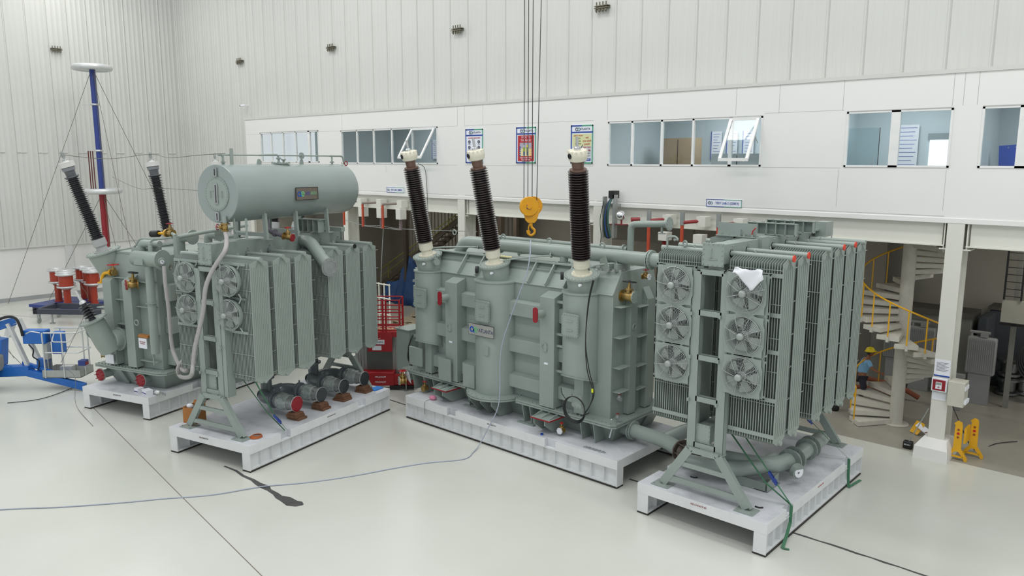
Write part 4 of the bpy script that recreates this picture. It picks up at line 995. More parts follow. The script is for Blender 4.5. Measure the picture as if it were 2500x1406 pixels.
# grey hose looping from the relay tank to the conservator valve
fm=lambda u,v,z:(Matrix.Translation((-16.62,8.91,0))@Matrix.Rotation(math.radians(13.4),4,'Z'))@V((u,v,z))
fa=lambda u,v,z:(Matrix.Translation((-22.31,8.91,0))@Matrix.Rotation(math.radians(17.6),4,'Z'))@V((u,v,z))
import math as _m
m=MB().tube([fa(.62,.35,4.55),fa(.68,.3,4.1),fa(.74,.3,3.3),fa(.76,.3,2.3),fa(.95,.25,1.9),fa(1.2,.2,1.65),fa(1.42,.15,1.62),fa(1.5,.15,1.82),fa(1.28,.2,1.9),fa(1.1,.15,1.65),fa(1.24,.1,1.45),fm(-2.0,.05,2.15),fm(-1.84,.02,2.5),fm(-1.74,.04,2.95),fm(-1.46,.1,3.8),fm(-1.3,.1,4.45),fm(-1.12,.2,4.9),fm(-.85,.35,5.35),fm(-1.05,.6,5.6),fm(-1.2,.7,5.75)],.055,10,8)
tag(m.build('flexible_hose',HOS),'thick grey hose looping from the left transformer up to the horizontal oil tank','hose')
# ================================================================ THINGS ON THE PLINTHS
def block(loc,rz,label,h=.19):
    e=empty('timber_stack',loc,rz,label,'wood block','timber stacks under the pipe ends')
    z=0;n=3
    for k in range(n):
        hh=h/n; dx=random.uniform(-.02,.02); MB().box(-.21+.03*k+dx,.21-.03*k+dx,-.17+dx,.17-.02*k,z+.001,z+hh-.001).build('timber',WOD,e,bevel=.006); z+=hh
for v,n in ((2.08,'brown timber stack under the red-covered pipe end of the left bank'),(3.03,'brown timber stack under the second pipe end from the front, left bank'),(3.95,'brown timber stack under the third pipe end from the front, left bank'),(4.87,'brown timber stack under the rearmost pipe end of the left bank')):
    block(fm(-.48,v,.682),13.4,n)
# cardboard box
e=empty('cardboard_box',fm(-2.68,.62,.682),25,'open brown cardboard box beside the front trestle of the left bank','box')
m=MB(); w=.2
for a,b,c,d in ((-w,w,-w,-w+.008),(-w,w,w-.008,w),(-w,-w+.008,-w,w),(w-.008,w,-w,w)): m.box(a,b,c,d,0,.42)
m.box(-w,w,-w,w,0,.008); m.build('carton',CAR,e)
m=MB().bar((-w,0,.42),(-w-.1,0,.36),.4,.006,(0,0,1)).bar((0,w,.42),(0,w+.05,.5),.38,.006,(0,1,0)); m.build('carton_flap',CAR,e)
MB().ball((-.08,-.05,.42),.1,10,6,(1,.8,.7)).build('packing_paper',PAP,e)
def strap(name,pts,label,buckle=None,w=.065,grp='ratchet straps'):
    e=MB(); 
    P=[V(p) for p in pts]
    for a,b in zip(P,P[1:]): e.bar(a,b,w,.006,(0,0,1) if abs((b-a).normalized().z)<.9 else (0,1,0))
    o=tag(e.build(name,GRN),label,'strap',grp)
    if buckle:
        c,d=V(buckle[0]),V(buckle[1]).normalized(); x=d.cross(V((0,0,1))).normalized()
        m=MB()
        for s in (-1,1): m.bar(c-d*.14+x*s*.035,c+d*.14+x*s*.035,.012,.05)
        m.bar(c-d*.14-x*.035,c-d*.14+x*.035,.02,.03).bar(c+d*.14-x*.035,c+d*.14+x*.035,.02,.03).cyl(c+d*.05-x*.04,c+d*.05+x*.04,.035,n=10).bar(c+d*.03+V((0,0,.03)),c+d*.13+V((0,0,.05)),.06,.02)
        m.build('ratchet_buckle',BLB,o)
    return o
fr=lambda u,v,z:V((-5.6+u,13.46+v,z))
strap('ratchet_strap',[fr(-.95,.85,2.0),fr(-.2,1.02,1.0),fr(.02,1.08,.70),fr(.03,1.05,.35),fr(.06,.8,.12),fr(.1,.55,.02),fr(.22,.6,.012)],'green ratchet strap with blue buckle over the notch nearest the camera',((fr(-.35,.98,1.2)),(.7,.16,-1)))
strap('ratchet_strap',[fr(-1.3,.9,2.0),fr(-.5,1.0,1.05),fr(.0,1.1,.70)],'slack green strap strand beside the nearest blue-buckled strap')
strap('ratchet_strap',[fr(-.9,3.4,2.0),fr(-.3,4.1,1.1),fr(.02,4.38,.70),fr(.03,4.38,.3),fr(.06,4.36,.03),fr(.12,5.0,.02)],'green ratchet strap at the far notch of the right plinth, tail on the floor',((fr(-.7,3.6,1.7)),(.4,.45,-.7)))
strap('ratchet_strap',[fm(-.5,.75,2.05),fm(-.2,1.0,1.2),fm(.0,1.25,.70)],'green ratchet strap with dark buckle at the front notch of the left bank',((fm(-.14,1.08,1.02)),(.4,.6,-1)))
strap('ratchet_strap',[fm(-.75,.62,2.05),fm(-.35,.95,1.2),fm(-.02,1.2,.70)],'second green strap strand beside the dark-buckled strap')
m=MB()
for k in range(5): m.torus(fm(-.32+.01*k,.52,.70+.012*k),(0,0,1),.15-.01*k,.009,26,5)
tag(m.build('hose_coil',mat('coil_orange','b5622f',.5)),'small coiled orange and black hose by the front foot of the left trestle','hose')
# clutter at the left transformer
for k,(u,v,w_,lab) in enumerate(((-.35,.28,.3,'small printed carton below the right red cover of the left transformer'),(-.72,.3,.18,'small white carton beside the printed carton on the left plinth'))):
    e=empty('small_carton',fa(u,v,.682),10*k,lab,'box','cartons on the left plinth')
    MB().box(-w_/2,w_/2,-.1,.1,0,.14).build('carton',PAP,e); MB().box(-w_/2-.002,w_/2+.002,-.102,-.1,.03,.06).build('printed_band',mat('print_purple','5b4a86',.6),e)
m=MB().ball(fa(-.02,.35,.76),.12,10,7,(1,.7,.6)); tag(m.build('plastic_bag',SIL),'crumpled silver bag on the left plinth beside the printed carton','bag')
m=MB()
for k in range(7): m.cyl(fa(.3-.07*k,.3+.05*random.random(),.71+.02*k%.05),fa(.2-.07*k,.4,.74),.03,n=8)
tag(m.build('pipe_fitting_pile',GAL),'heap of small metal fittings on the left plinth corner','fittings',kind='stuff')
m=MB().ball(fm(-3.0,4.0,.83) if 0 else fm(-2.45,3.4,.83),.15,10,7,(1,1,1.1)); tag(m.build('plastic_bundle',mat('clear_wrap','b9b8ab',.3)),'bundle of clear plastic film standing on the left bank plinth','bag')
m=MB().ball((-16.1,14.4,.74),.11,10,7,(1.1,.9,.6)); o=tag(m.build('pink_cloth',mat('pink_cloth','d98aa4',.9)),'bunched pink cloth with string on the edge of the central plinth','cloth')
MB().tube([(-16.12,14.3,.7),(-16.13,14.12,.66),(-16.14,14.11,.3)],.006,5,3).build('string',WIR,o)
tag(MB().cyl((-11.9,14.3,.682),(-11.9,14.3,.72),.04,n=12).build('bottle_cap',mat('cap_blue','1f48a8',.4)),'small blue cap lying on the central plinth edge','cap')
m=MB()
for k in range(12): m.bar((-10.6+.05*k,14.3+.02*(k%3),.70),(-10.52+.05*k,14.36-.02*(k%2),.715),.02,.02)
tag(m.build('chain_heap',GAL),'short heap of steel links on the right end of the central plinth','chain',kind='stuff')
m=MB()
tag(MB().box(.0,.25,.0,.4,0,.03).build('blue_tray',mat('tray_blue','2b7fd0',.5)),'bright blue sheet lying at the rear corner of the left bank plinth','sheet').matrix_world=Matrix.Translation(fm(-.45,5.05,.683))@Matrix.Rotation(.2,4,'Z')
for i,(p,l) in enumerate(((fr(-.5,.55,.70),'short black hose offcut near the front trestle of the right plinth'),(fr(-2.2,1.0,.70),'curved brown pipe offcut under the right bank'))):
    tag(MB().tube([p,p+V((.08,.0,.0)),p+V((.14,.06,.0))],.015,6,4).build('hose_offcut',DRK),l,'hose offcut')
# ================================================================ FLOOR MARKS AND CABLES
def ribbon(name,P,w,m,label,cat,z=.003):
    vs=[];fs=[]
    P=[V((p[0],p[1],z)) for p in P]
    for i,p in enumerate(P):
        a=P[max(0,i-1)];b=P[min(len(P)-1,i+1)];d=(b-a).normalized();n=V((-d.y,d.x,0)); ww=w[i] if isinstance(w,list) else w
        vs+=[p+n*ww/2,p-n*ww/2]
    fs=[(2*i,2*i+1,2*i+3,2*i+2) for i in range(len(P)-1)]
    return struct(MB().q(vs,fs).build(name,m))
TAR=mat('joint_filler','4b4b4a',.6,0,.15,6)
ribbon('trim_9',[(-17.5,8.69),(-17.0,8.74),(-16.6,8.7),(-16.2,8.73),(-15.9,8.7),(-15.6,8.72),(-15.4,8.69),(-15.1,8.68),(-14.9,8.64),(-14.7,8.68),(-14.4,8.66),(-14.25,8.74),(-14.15,8.78)],[.05,.07,.08,.1,.14,.2,.1,.13,.17,.26,.3,.26,.06],TAR,'','')
random.seed(5)
ribbon('trim_9',[(-9.6+.25*k,14.82+random.uniform(-.012,.012)) for k in range(60)],[.045+random.random()*.03 for k in range(60)],TAR,'','')
ribbon('trim_9',[(-19.2+.25*k,14.9) for k in range(9)],.06,TAR,'','')
ribbon('trim_10',[(-25.8,8.38),(-16.69,7.19),(-12.18,6.62),(-8,6.1)],.018,mat('floor_line','7b6f68',.6),'','')
ribbon('trim_10',[(-46.5,9.2),(-38,9.3+2.2),(-30,16)] if 0 else [(-46.9,9.4),(-44,10.6),(-41,11.9)],.02,mat('floor_line','7b6f68',.6),'','')
BCB=mat('pale_blue_cable','a4abba',.5,0,.04,9); GCB=mat('pale_grey_cable','b6bcbc',.5,0,.04,9)
m=MB().tube([(-13.3,15.45,5.42),(-13.1,15.2,5.3),(-12.85,14.9,5.1),(-12.85,14.75,4.6),(-13.15,14.55,3.6),(-13.4,14.4,2.6),(-13.35,14.3,1.5),(-13.35,14.2,1.05),(-13.5,14.05,.6),(-13.7,13.9,.1),(-13.55,13.5,.02),(-13.4,13.0,.015),(-13.9,12.2,.015),(-14.26,11.39,.015),(-14.62,10.43,.015),(-15.1,9.49,.015),(-15.66,8.65,.02),(-16.09,7.67,.015),(-16.71,6.83,.015),(-17.18,6.13,.015),(-17.95,5.13,.015),(-18.79,4.19,.015),(-20.5,2.0,.015)],.014,6,6)
tag(m.build('trailing_cable',BCB),'pale blue-grey cable hanging down the central transformer and snaking across the white floor','cable')
m=MB().tube([(-27.2,6.6,.02),(-26.9,7.4,.02),(-27.3,8.3,.02),(-27.9,9.0,.02)],.012,5,5); tag(m.build('thin_floor_cable',DRK),'thin black cable on the floor below the blue boom lift','cable')
# ================================================================ BLUE BOOM LIFT (x to the right in view, y away)
L=empty('boom_lift',(-27.7,8.55,0),42.1,'blue trailer boom lift with a grey railed basket at the left edge','boom lift')
BZ=-.22
m=MB().box(-.55,.55,-.35,.35,.6,.63); 
for a,b,c,d in ((-.55,.55,-.35,-.34),(-.55,.55,.34,.35),(-.55,-.54,-.35,.35),(.54,.55,-.35,.35)): m.box(a,b,c,d,.6,.82)
bk=m.build('basket_floor',GLS,L)
m=MB()
for z,r in ((1.93,.022),(1.35,.02)): m.elbow([(-.4,-.36,z),(.56,-.36,z),(.56,.36,z),(-.5,.36,z)],r,.12,8)
for x,y in ((.1,-.36),(.56,-.1),(.3,.36),(-.35,.36),(-.45,-.36),(.45,.36)): m.cyl((x,y,.6),(x,y,1.93),.02,n=8)
m.elbow([(-.9,-.36,1.9),(-.7,-.45,2.0),(-.5,-.36,1.93)],.018,.08,6).elbow([(-.1,-.36,1.9),(-.1,-.5,1.7),(.4,-.5,1.7),(.5,-.36,1.9)],.018,.08,6)
m.build('basket_rail',SIL,bk)
MB().box(.48,.68,-.3,-.1,.95,1.1).build('foot_switch',NAV,bk); MB().box(.68,.685,-.28,-.12,.96,1.05).build('red_reflector',DRED,bk)
MB().box(-.3,.05,.1,.3,.63,.82).build('tool_bucket',SIL,bk)
MB().box(-1.15,-.5,-.15,.15,1.55,1.95).box(-.45,-.15,.05,.3,1.2,1.85).box(-.85,-.5,-.1,.1,.62,1.1).build('control_head',BLU,L,bevel=.02)
MB().box(-.62,-.5,-.1,.1,.6,1.9).build('basket_mast',GLS,L)
MB().bar((-1.55,-.1,2.15),(-1.0,-.1,.62),.09,.13,(0,1,0)).bar((-1.35,.1,2.25),(-.78,.1,.75),.09,.13,(0,1,0)).bar((-1.65,0,1.75),(-1.5,0,2.15),.16,.16,(0,1,0)).build('silver_arm',SIL,L)
MB().bar((-2.9,0,1.65),(-1.45,0,2.1),.2,.24).bar((-2.9,0,1.1),(-2.0,0,1.45),.2,.5).bar((-2.0,0,.8),(-1.9,0,1.6),.3,.35,(0,1,0)).build('blue_boom',BLU,L,bevel=.02)
MB().box(-2.9,-1.75,-.5,-.1,.55,1.05).build('grey_cover',mat('cover_grey','8d8d88',.6),L,bevel=.08)
MB().bar((-3.0,0,.45),(-1.0,-.1,.55),.3,.3).bar((-1.6,-.1,.6),(.65,-.35,.12),.16,.2).bar((-1.3,0,.75),(-.1,-.2,.42),.1,.1).bar((-3,-.3,.35),(-2.0,-.4,.3),.25,.25).build('chassis_arm',BLU,L,bevel=.015)
m=MB().cyl((-2.15,-.55,.36),(-2.15,-.8,.36),.36,n=28); m.build('wheel',RUB,L)
m=MB().tube([(-2.2,-.15,1.9),(-1.7,-.2,2.3),(-1.3,-.2,2.35),(-1.15,-.2,2.1),(-1.1,-.2,1.8)],.04,8,6).tube([(-.95,-.2,1.55),(-.8,-.25,1.4),(-.85,-.22,1.2),(-.7,-.2,1.05),(-.75,-.2,.8)],.02,6,6); m.build('hydraulic_hose',DRK,L)
MB().box(-1.95,-1.88,-.19,-.18,1.25,1.45).box(-.95,-.9,-.23,-.22,.42,.5).build('warning_sticker',PAP,L)
for o_ in [c for c in col.objects if c.parent==L and c.name.split('.')[0] in ('basket_floor','control_head','basket_mast','silver_arm','hydraulic_hose')]: o_.location.z=BZ
for o_ in [c for c in col.objects if c.parent==L and c.name.split('.')[0]=='blue_boom']: o_.location.z=BZ*.6
L.scale=(1.14,1.14,1.14)
# ================================================================ TROLLEYS, CAPACITORS, MAST
e=empty('steel_trolley',(-39.3,11.8,0),38,'dark steel trolley frame on castors in front of the red capacitor columns','trolley')
m=MB().box(-1.0,2.2,-.1,.1,.45,.68).box(-1.0,2.2,1.3,1.5,.45,.68).box(-1.0,-.8,-.1,1.5,.45,.68); m.build('trolley_frame',mat('trolley_dark','3b3f4c',.5),e)
for x,y in ((-.8,0),(1.9,0),(-.8,1.4)):
    o=MB().box(x-.06,x+.06,y-.05,y+.05,.2,.45).cyl((x-.03,y,.13),(x+.03,y,.13),.13,n=16).build('castor',GAL,e)
MB().cyl((-.15,0,.0),(-.15,0,.5),.04,n=8).cyl((-.15,0,0),(-.15,0,.03),.12,n=12).build('levelling_foot',GAL,e)
e=empty('steel_platform',(-42.9,13.2,0),25,'low navy blue platform carrying the red capacitor columns','platform')
for i in range(2):
    for j in range(2): MB().box(-1.2+1.5*i,.26+1.5*i,-.8+1.25*j,.4+1.25*j,.2,.34).build('platform_slab',NAV,e)
MB().box(-1.1,1.6,-.7,1.6,0,.2).build('platform_base',mat('trolley_dark','3b3f4c'),e)
caps=[(-43.45,13.3,'leftmost'),(-42.35,13.35,'second from the left'),(-41.4,13.05,'nearest'),(-43.4,14.5,'rear left'),(-42.4,14.5,'rear middle'),(-41.45,14.3,'rear right')]
c0=None
for x,y,l in caps:
    if c0 is None:
        e=c0=empty('capacitor_stack',(x,y,.342),0,'','capacitor column')
        MB().lathe((0,0,0),(0,0,1),[(0,.24),(.04,.24),(.05,.19),(.85,.19),(.86,.24),(.9,.24)],24).build('lower_column',COR,e)
        MB().torus((0,0,1.02),(0,0,1),.46,.045,32,8).lathe((0,0,.9),(0,0,1),[(0,.25),(.08,.44),(.13,.44)],28).build('middle_ring',SIL,e)
        MB().lathe((0,0,1.05),(0,0,1),[(0,.38),(.52,.38)],28).build('upper_drum',COR,e)
        MB().torus((0,0,1.64),(0,0,1),.48,.05,32,8).torus((0,0,1.64),(0,0,1),.3,.04,28,6).cyl((0,0,1.57),(0,0,1.6),.42,n=28).build('top_ring',SIL,e)
    else: e=dup(c0); e.location=(x,y,.342)
    e.scale=(.85,.85,1)
    tag(e,f'red capacitor column with aluminium rings on the navy platform, {l}','capacitor','red capacitor columns')
e=empty('divider_mast',(-43.5,15.85,0),0,'tall blue and red high-voltage mast with two aluminium rings, stayed by wires','mast')
MB().cyl((0,0,0),(0,0,5.9),.17,n=20).build('lower_tube',DRED,e); MB().cyl((0,0,5.9),(0,0,12.1),.14,n=20).build('upper_tube',NAV,e)
for z,n in ((12.2,'top_ring'),(5.9,'middle_ring')): MB().torus((0,0,z),(0,0,1),.82,.15,48,12).cyl((0,0,z-.1),(0,0,z+.02),.75,n=40).build(n,SIL,e)
for z in (10.35,8.0): MB().torus((0,0,z),(0,0,1),.17,.05,20,8).cyl((-.5,-.45,z),(0,0,z),.02,n=6).build('clamp_ring',SIL,e)
m=MB()
for k in range(3): m.cyl((-.42+.08*k,-.38+.08*k,5.95),(-.42+.08*k,-.38+.08*k,8.0),.03,n=8)
m.build('resistor_rod',mat('rod_maroon','5d2a2a',.4),e)
m=MB()
for (x,y) in ((-3.2,-4.0),(5.5,-.5),(1.5,4.5)):
    m.cyl((0,0,12.2),(x,y,.0),.012,n=4); m.cyl((0,0,5.8),(x*.62,y*.62,0),.012,n=4)
for dx in (-.25,.25,.4): m.cyl((dx,0,12.3),(dx*1.2,0,.2),.01,n=4)
m.build('stay_wire',WIR,e)
m=MB().cyl((-31.8,8.35,0.0),(-36.5,3.5,8.2),.012,n=4).cyl((-33.5,8.5,0),(-38.7,5.5,9.5),.012,n=4)
tag(m.build('stay_wire_pair',WIR),'two long thin stay wires rising to the upper left behind the boom lift','wire')
e=empty('corner_mast',(-38.9,6.2,0),0,'navy pillar and aluminium ball of a second mast cut off by the left edge','mast')
MB().cyl((0,0,0),(0,0,3.2),.12,n=16).build('mast_tube',NAV,e); MB().box(-.1,.12,-.1,.1,0,2.4).build('mast_base',DRED,e)
# test lead wire between the bushings
m=MB(); P=[fa(-2.85,.05,7.66),fa(-2.9,1.6,7.55),fa(-2.83,3.1,7.7),fm(-1.5,.2,7.62),fm(-1.5,1.1,7.68)]
m.tube([P[0],P[1],P[2],lerp(P[2],P[3],.5)-V((0,0,.08)),P[3],P[4]],.009,5,8); tag(m.build('test_lead',WIR),'thin wire strung between the tilted left bushings and the oil tank','wire')
m=MB().tube([(-30.5,11.5,6.9),(-27.5,11.2,6.55),fa(-2.7,3.2,6.6),fm(-1.6,.75,6.75)],.008,5,6).tube([fa(-1.95,-.35,3.9),(-24.4,8.2,3.2),(-27.2,8.2,1.0)],.007,5,5).tube([(-27.3,8.3,.8),(-26.0,8.2,.75),(-25.2,7.9,.1),(-23,7.6,.01)],.007,5,5)
tag(m.build('thin_test_lead',WIR),'thin test leads crossing from the tilted side bushing to the basket','wire')
# ================================================================ WALL BRACKETS, CAMERA
b0=None
for x,y,z,rz,l in ((-39.7,22.02,12.77,0,'back wall, leftmost, near the corner'),(-31.3,22.02,12.7,0,'back wall, second from the corner'),(-22.8,22.02,12.6,0,'back wall, third from the corner'),(-15.84,22.02,12.58,0,'back wall, rightmost, at the top edge'),(-47.02,15.4,13.38,90,'left wall above the blue mast')):
    if b0 is None:
        e=b0=empty('cladding_bracket',(x,y,z),rz,'','bracket')
        MB().box(-.27,.27,-.12,.06,-.035,.0).box(-.27,.27,-.12,.06,.03,.06).build('bracket_rail',mat('bracket_dark','6f6b5c',.5,.4),e)
        m=MB()
        for k in range(4): m.cyl((-.2+.13*k,-.07,-.16),(-.2+.13*k,-.07,.18),.022,n=6).cyl((-.2+.13*k,-.09,-.06),(-.2+.13*k,-.09,-.12),.04,n=6)
        m.build('clamp_bolt',mat('bracket_dark','6f6b5c'),e)
    else: e=dup(b0); e.location=(x,y,z); e.rotation_euler=(0,0,math.radians(rz))
    tag(e,'small dark bolted bracket on the cladding: '+l,'bracket','dark brackets on the cladding')
e=empty('security_camera',(-39.3,21.95,10.45),0,'small white security camera on the back wall above the lab corner','camera')
MB().cyl((0,0,0),(-.2,-.15,-.02),.05,n=12).cyl((0,0,0),(.1,.15,0),.02,n=6).build('camera_body',PAP,e); MB().cyl((-.2,-.15,-.02),(-.23,-.17,-.02),.045,n=12).build('camera_lens',DRK,e)
# ================================================================ CRANE HOOK
e=empty('crane_hook_block',(-14.2,16.5,6.2),42,'yellow crane hook block hanging on steel ropes above the central transformer','crane hook')
MB().flange((-.06,-.1,.05),(.25,-1,0),.27,.09,0,n=32).flange((.06,.12,.05),(.25,-1,0),.27,.09,0,n=32).build('sheave_cover',HOOK,e,bevel=.01)
MB().prism([(-.24,-.06,.0),(-.16,-.06,-.34),(-.08,-.06,-.42),(.1,-.06,-.42),(.17,-.06,-.34),(.26,-.06,.0)],(0,.14,0)).build('cheek_plate',HOOK,e,bevel=.01)
MB().cyl((0,0,-.4),(0,0,-.5),.05,n=12).tube([(0,0,-.46),(.03,0,-.55),(.1,0,-.62),(.09,0,-.72),(.0,0,-.77),(-.08,0,-.71),(-.09,0,-.63)],[.035,.04,.045,.05,.045,.03,.015][0] if 0 else .036,10,5).tube([(-.04,0,-.46),(-.07,0,-.6),(-.02,0,-.7)],.02,6,4).build('hook',HOOK,e)
MB().box(-.12,.0,-.172,-.168,-.02,.1).build('load_plate',mat('load_plate','5a4a68',.4),e)
MB().cyl((-.05,-.14,.05),(-.045,-.18,.05),.07,n=12).build('axle_cap',HOOK,e)
for x in ((-.2,-.22),(-.09,-.1),(.03,.02),(.16,.37)): MB().cyl((x[0],0,.2),(x[1],0,13.5),.012,n=6).build('steel_rope',mat('rope_dark','35383a',.5,.3),e)
# ================================================================ RED LIFT
e=empty('platform_lift',(-20.0,15.8,0),42,'red and grey mast lift with a railed red basket between the two transformers','lift')
m=MB()
for z in (2.0,2.2,2.45,2.7,3.0): 
    m.tube([(-.5,-.35,z),(.55,-.35,z),(.55,.4,z),(-.5,.4,z)],.022,6,closed=True)
for x,y in ((-.5,-.35),(.55,-.35),(.55,.4),(-.5,.4),(.0,-.35),(.1,-.35)): m.box(x-.03,x+.03,y-.02,y+.02,1.95,3.0)
m.build('basket_rail',RBX,e)
MB().box(-.55,.6,-.4,.45,1.78,1.95).box(-.5,.3,-.45,-.4,1.3,1.95).build('basket_tray',RBX,e)
MB().box(-.4,.05,-.46,-.45,1.55,1.7).box(-.35,-.05,-.46,-.455,1.35,1.5).build('lift_sign',PAP,e); text('sign_lettering','MAGNUM-5',.09,(-.175,-.463,1.625),(math.pi/2,0,0),DRK,e,sx=.8)
m=MB()
for x in (-.95,-.85,-.75,-.65,.3,.42,.55,.7): m.box(x-.045,x+.045,-.1,.1,.25,1.8)
m.build('mast_section',mat('mast_aluminium','a4a6a4',.4,.6),e)
MB().box(-.6,.25,-.1,.2,.25,1.8).build('mast_panel',mat('mast_panel','5f6762',.5),e)
MB().box(-.75,.35,-.5,.3,.15,.6).box(.3,1.1,-.45,-.25,.15,.5).build('base_box',RBX,e,bevel=.02)
text('sign_lettering','MAGNUM',.08,(-.1,-.505,.45),(math.pi/2,0,0),PAP,e); text('sign_lettering','MAGNUM',.08,(-.1,-.505,.28),(math.pi/2,0,0),PAP,e)
for x in (-.8,.75): MB().cyl((x,-.55,0),(x,-.55,.75),.025,n=8).cyl((x,-.55,0),(x,-.55,.03),.08,n=12).build('outrigger_leg',GAL,e)
MB().bar((.75,-.5,.55),(.95,-.5,1.1),.07,.07).box(.2,1.0,-.5,-.3,.04,.15).build('steering_bar',DRK,e)
m=MB()
for k in range(9): m.ball((-.35+.09*k,-.2+.05*(k%3),1.99),.05,7,5)
m.build('tool_rags',ROP,e,kind='stuff')
# ================================================================ FACADE: SIGNS AND POSTERS (flat printed things at true size)
SGW=mat('sign_white','e4e8f2',.35,0,.01,3); SGB=mat('sign_blue','2b4a9a',.4); SGG=mat('sign_green','4f9a78',.4); SNB=mat('sign_navy','2b3350',.5); SRD=mat('sign_red','b5262c',.45)
FX=(math.pi/2,0,0)
def board(name,x0,x1,z0,z1,label,cat,grp=None,bw=.05):
    e=thing(name,((x0+x1)/2,YF-.02,z0),label,cat,grp); y=YF-.03
    MB().box(x0,x1,y,YF,z0,z1).build('backing',SGW,e)
    m=MB(); m.box(x0,x0+bw,y-.004,y,z0,z1).box(x0,(x0+x1)/2,y-.004,y,z1-bw,z1).box(x0,(x0+x1)/2,y-.004,y,z0,z0+bw); m.build('border',SGB,e)
    m=MB(); m.box(x1-bw,x1,y-.004,y,z0,z1).box((x0+x1)/2,x1,y-.004,y,z1-bw,z1).box((x0+x1)/2,x1,y-.004,y,z0,z0+bw); m.build('border',SGG,e,label='green half of the border')
    return e,y-.006
def rings(e,x,y,z,s):
    for k,c in enumerate((SNB,mat('logo_teal','5d8a8c',.4))): MB().torus((x+k*s*.8,y,z),(0,1,0),s*.4,s*.1,18,5).build('logo_ring',c,e)
for i,(x0,x1) in enumerate(((-21.82,-20.87),(-19.17,-18.22),(-16.64,-15.69))):
    lab=('safety poster with round pictograms behind the middle bushing','red safety poster STICK TO THE RULES behind the crane ropes','yellow-green housekeeping poster behind the right bushing')[i]
    e,y=board('safety_poster',x0,x1,7.42,8.72,lab,'poster','safety posters on the lab wall')
    xm=(x0+x1)/2
    MB().box(x0,x1,y,y+.006,8.45,8.5).build('header_bar',SGB,e); rings(e,xm-.22,y,8.58,.12); text('logo_lettering','ATLANTA',.1,(xm+.13,y,8.58),FX,SNB,e)
    if i==0:
        text('poster_title',"USE APPROPRIATE PPE'S",.07,(xm,y,8.37),FX,SRD,e,sx=.9)
        for x,z in ((x0+.22,8.23),(x1-.22,8.23),(x0+.22,8.02),(x1-.22,8.02),(x1-.22,7.78)): 
            MB().torus((x,y,z),(0,1,0),.05,.014,16,5).cyl((x,y,z),(x,y+.004,z),.02,n=8).build('pictogram',SNB,e); MB().box(x-.07,x+.07,y,y+.003,z-.1,z-.09).build('caption_line',SNB,e)
        m=MB().cyl((xm,y,8.18),(xm,y+.004,8.18),.05,n=14); m.build('figure_helmet',HMT,e)
        MB().box(xm-.05,xm+.05,y,y+.004,8.08,8.14).box(xm-.14,xm-.08,y,y+.004,7.75,7.95).box(xm+.08,xm+.14,y,y+.004,7.75,7.95).box(xm-.06,xm+.06,y,y+.004,7.6,7.8).build('figure',DRK,e)
    elif i==1:
        MB().box(x0+.09,x1-.09,y+.001,y+.005,7.5,8.42).build('red_field',SRD,e)
        text('poster_title','STICK TO',.1,(xm,y-.001,8.35),FX,SGW,e); text('poster_title','THE RULES',.1,(xm,y-.001,8.24),FX,SGW,e)
        MB().box(x0+.18,x1-.2,y-.001,y+.001,7.68,8.16).build('picture_field',mat('picture_sky','a9a6b4',.5),e); MB().box(x0+.18,x1-.2,y-.0015,y,7.68,7.95).build('picture_ground',mat('picture_ground','d9cfa0',.5),e)
        for k,(dx,c1,c2) in enumerate(((-.08,'b9c948','3b6ea8'),(.08,'7d8f6a','59636b'))):
            MB().box(xm+dx-.05,xm+dx+.05,y-.003,y-.001,7.85,8.0).build('figure_vest',mat('vest_%d'%k,c1,.5),e); MB().box(xm+dx-.04,xm+dx+.04,y-.003,y-.001,7.7,7.85).build('figure_trousers',mat('trs_%d'%k,c2,.5),e)
            MB().cyl((xm+dx,y-.004,8.04),(xm+dx,y-.001,8.04),.045,n=14).build('figure_head',SGW if k==0 else HMT,e)
        for k in range(5): MB().cyl((x0+.2,y-.004,8.0-.075*k),(x0+.2,y-.001,8.0-.075*k),.032,n=12).build('pictogram',SGB,e)
        for k in range(4): MB().prism([(x1-.29,y-.003,7.92-.08*k),(x1-.22,y-.003,7.92-.08*k),(x1-.255,y-.003,7.98-.08*k)],(0,.002,0)).build('warning_triangle',YEL,e)
        text('poster_text','रोज़ी सुरक्षा नियमों की राह',.058,(xm,y-.001,7.62),FX,SGW,e); text('poster_text','ये दुर्घटना की परवाह',.058,(xm,y-.001,7.55),FX,SGW,e)
    else:
        MB().box(x0+.07,x1-.07,y+.001,y+.005,8.0,8.42).build('yellow_field',mat('field_yellow','d3d6a6',.5),e); MB().box(x0+.07,x1-.07,y+.001,y+.005,7.55,8.0).build('grey_field',mat('field_grey','c9cdd2',.5),e)
        text('poster_title','SAFETY POINT',.07,(x0+.33,y-.001,8.36),FX,SRD,e,sx=.85)
        for k,t in enumerate(('GOOD','HOUSE','KEEPING')): text('poster_text',t,.065,(x0+.33,y-.001,8.27-.09*k),FX,mat('dark_text_green','3a4a2c',.5),e)
        for k,t in enumerate(('सभी','हाउस कीपिंग','सुरक्षित','कार्य स्थल','की कुंजी है।')): text('poster_text',t,.075,(x1-.25,y-.001,8.28-.105*k),FX,SRD,e)
        MB().bar((x0+.35,y,7.98),(x0+.42,y,7.9),.02,.01,(0,1,0)).bar((x0+.42,y,7.9),(x0+.53,y,8.06),.02,.01,(0,1,0)).build('tick_mark',DRK,e)
        for k,t in enumerate(("IT'S","EVERYONE'S",'RESPONSIBILITY')): text('poster_text',t,.07,(x1-.1,y-.001,7.85-.085*k),FX,mat('dark_text_green','3a4a2c'),e,align='RIGHT',sx=.9)
        MB().box(x0+.1,x1-.09,y,y+.004,7.51,7.6).build('blue_strip',SGB,e); text('poster_text','सुरक्षा सबकी जिम्मेदारी',.055,(xm+.08,y-.002,7.555),FX,SGW,e)
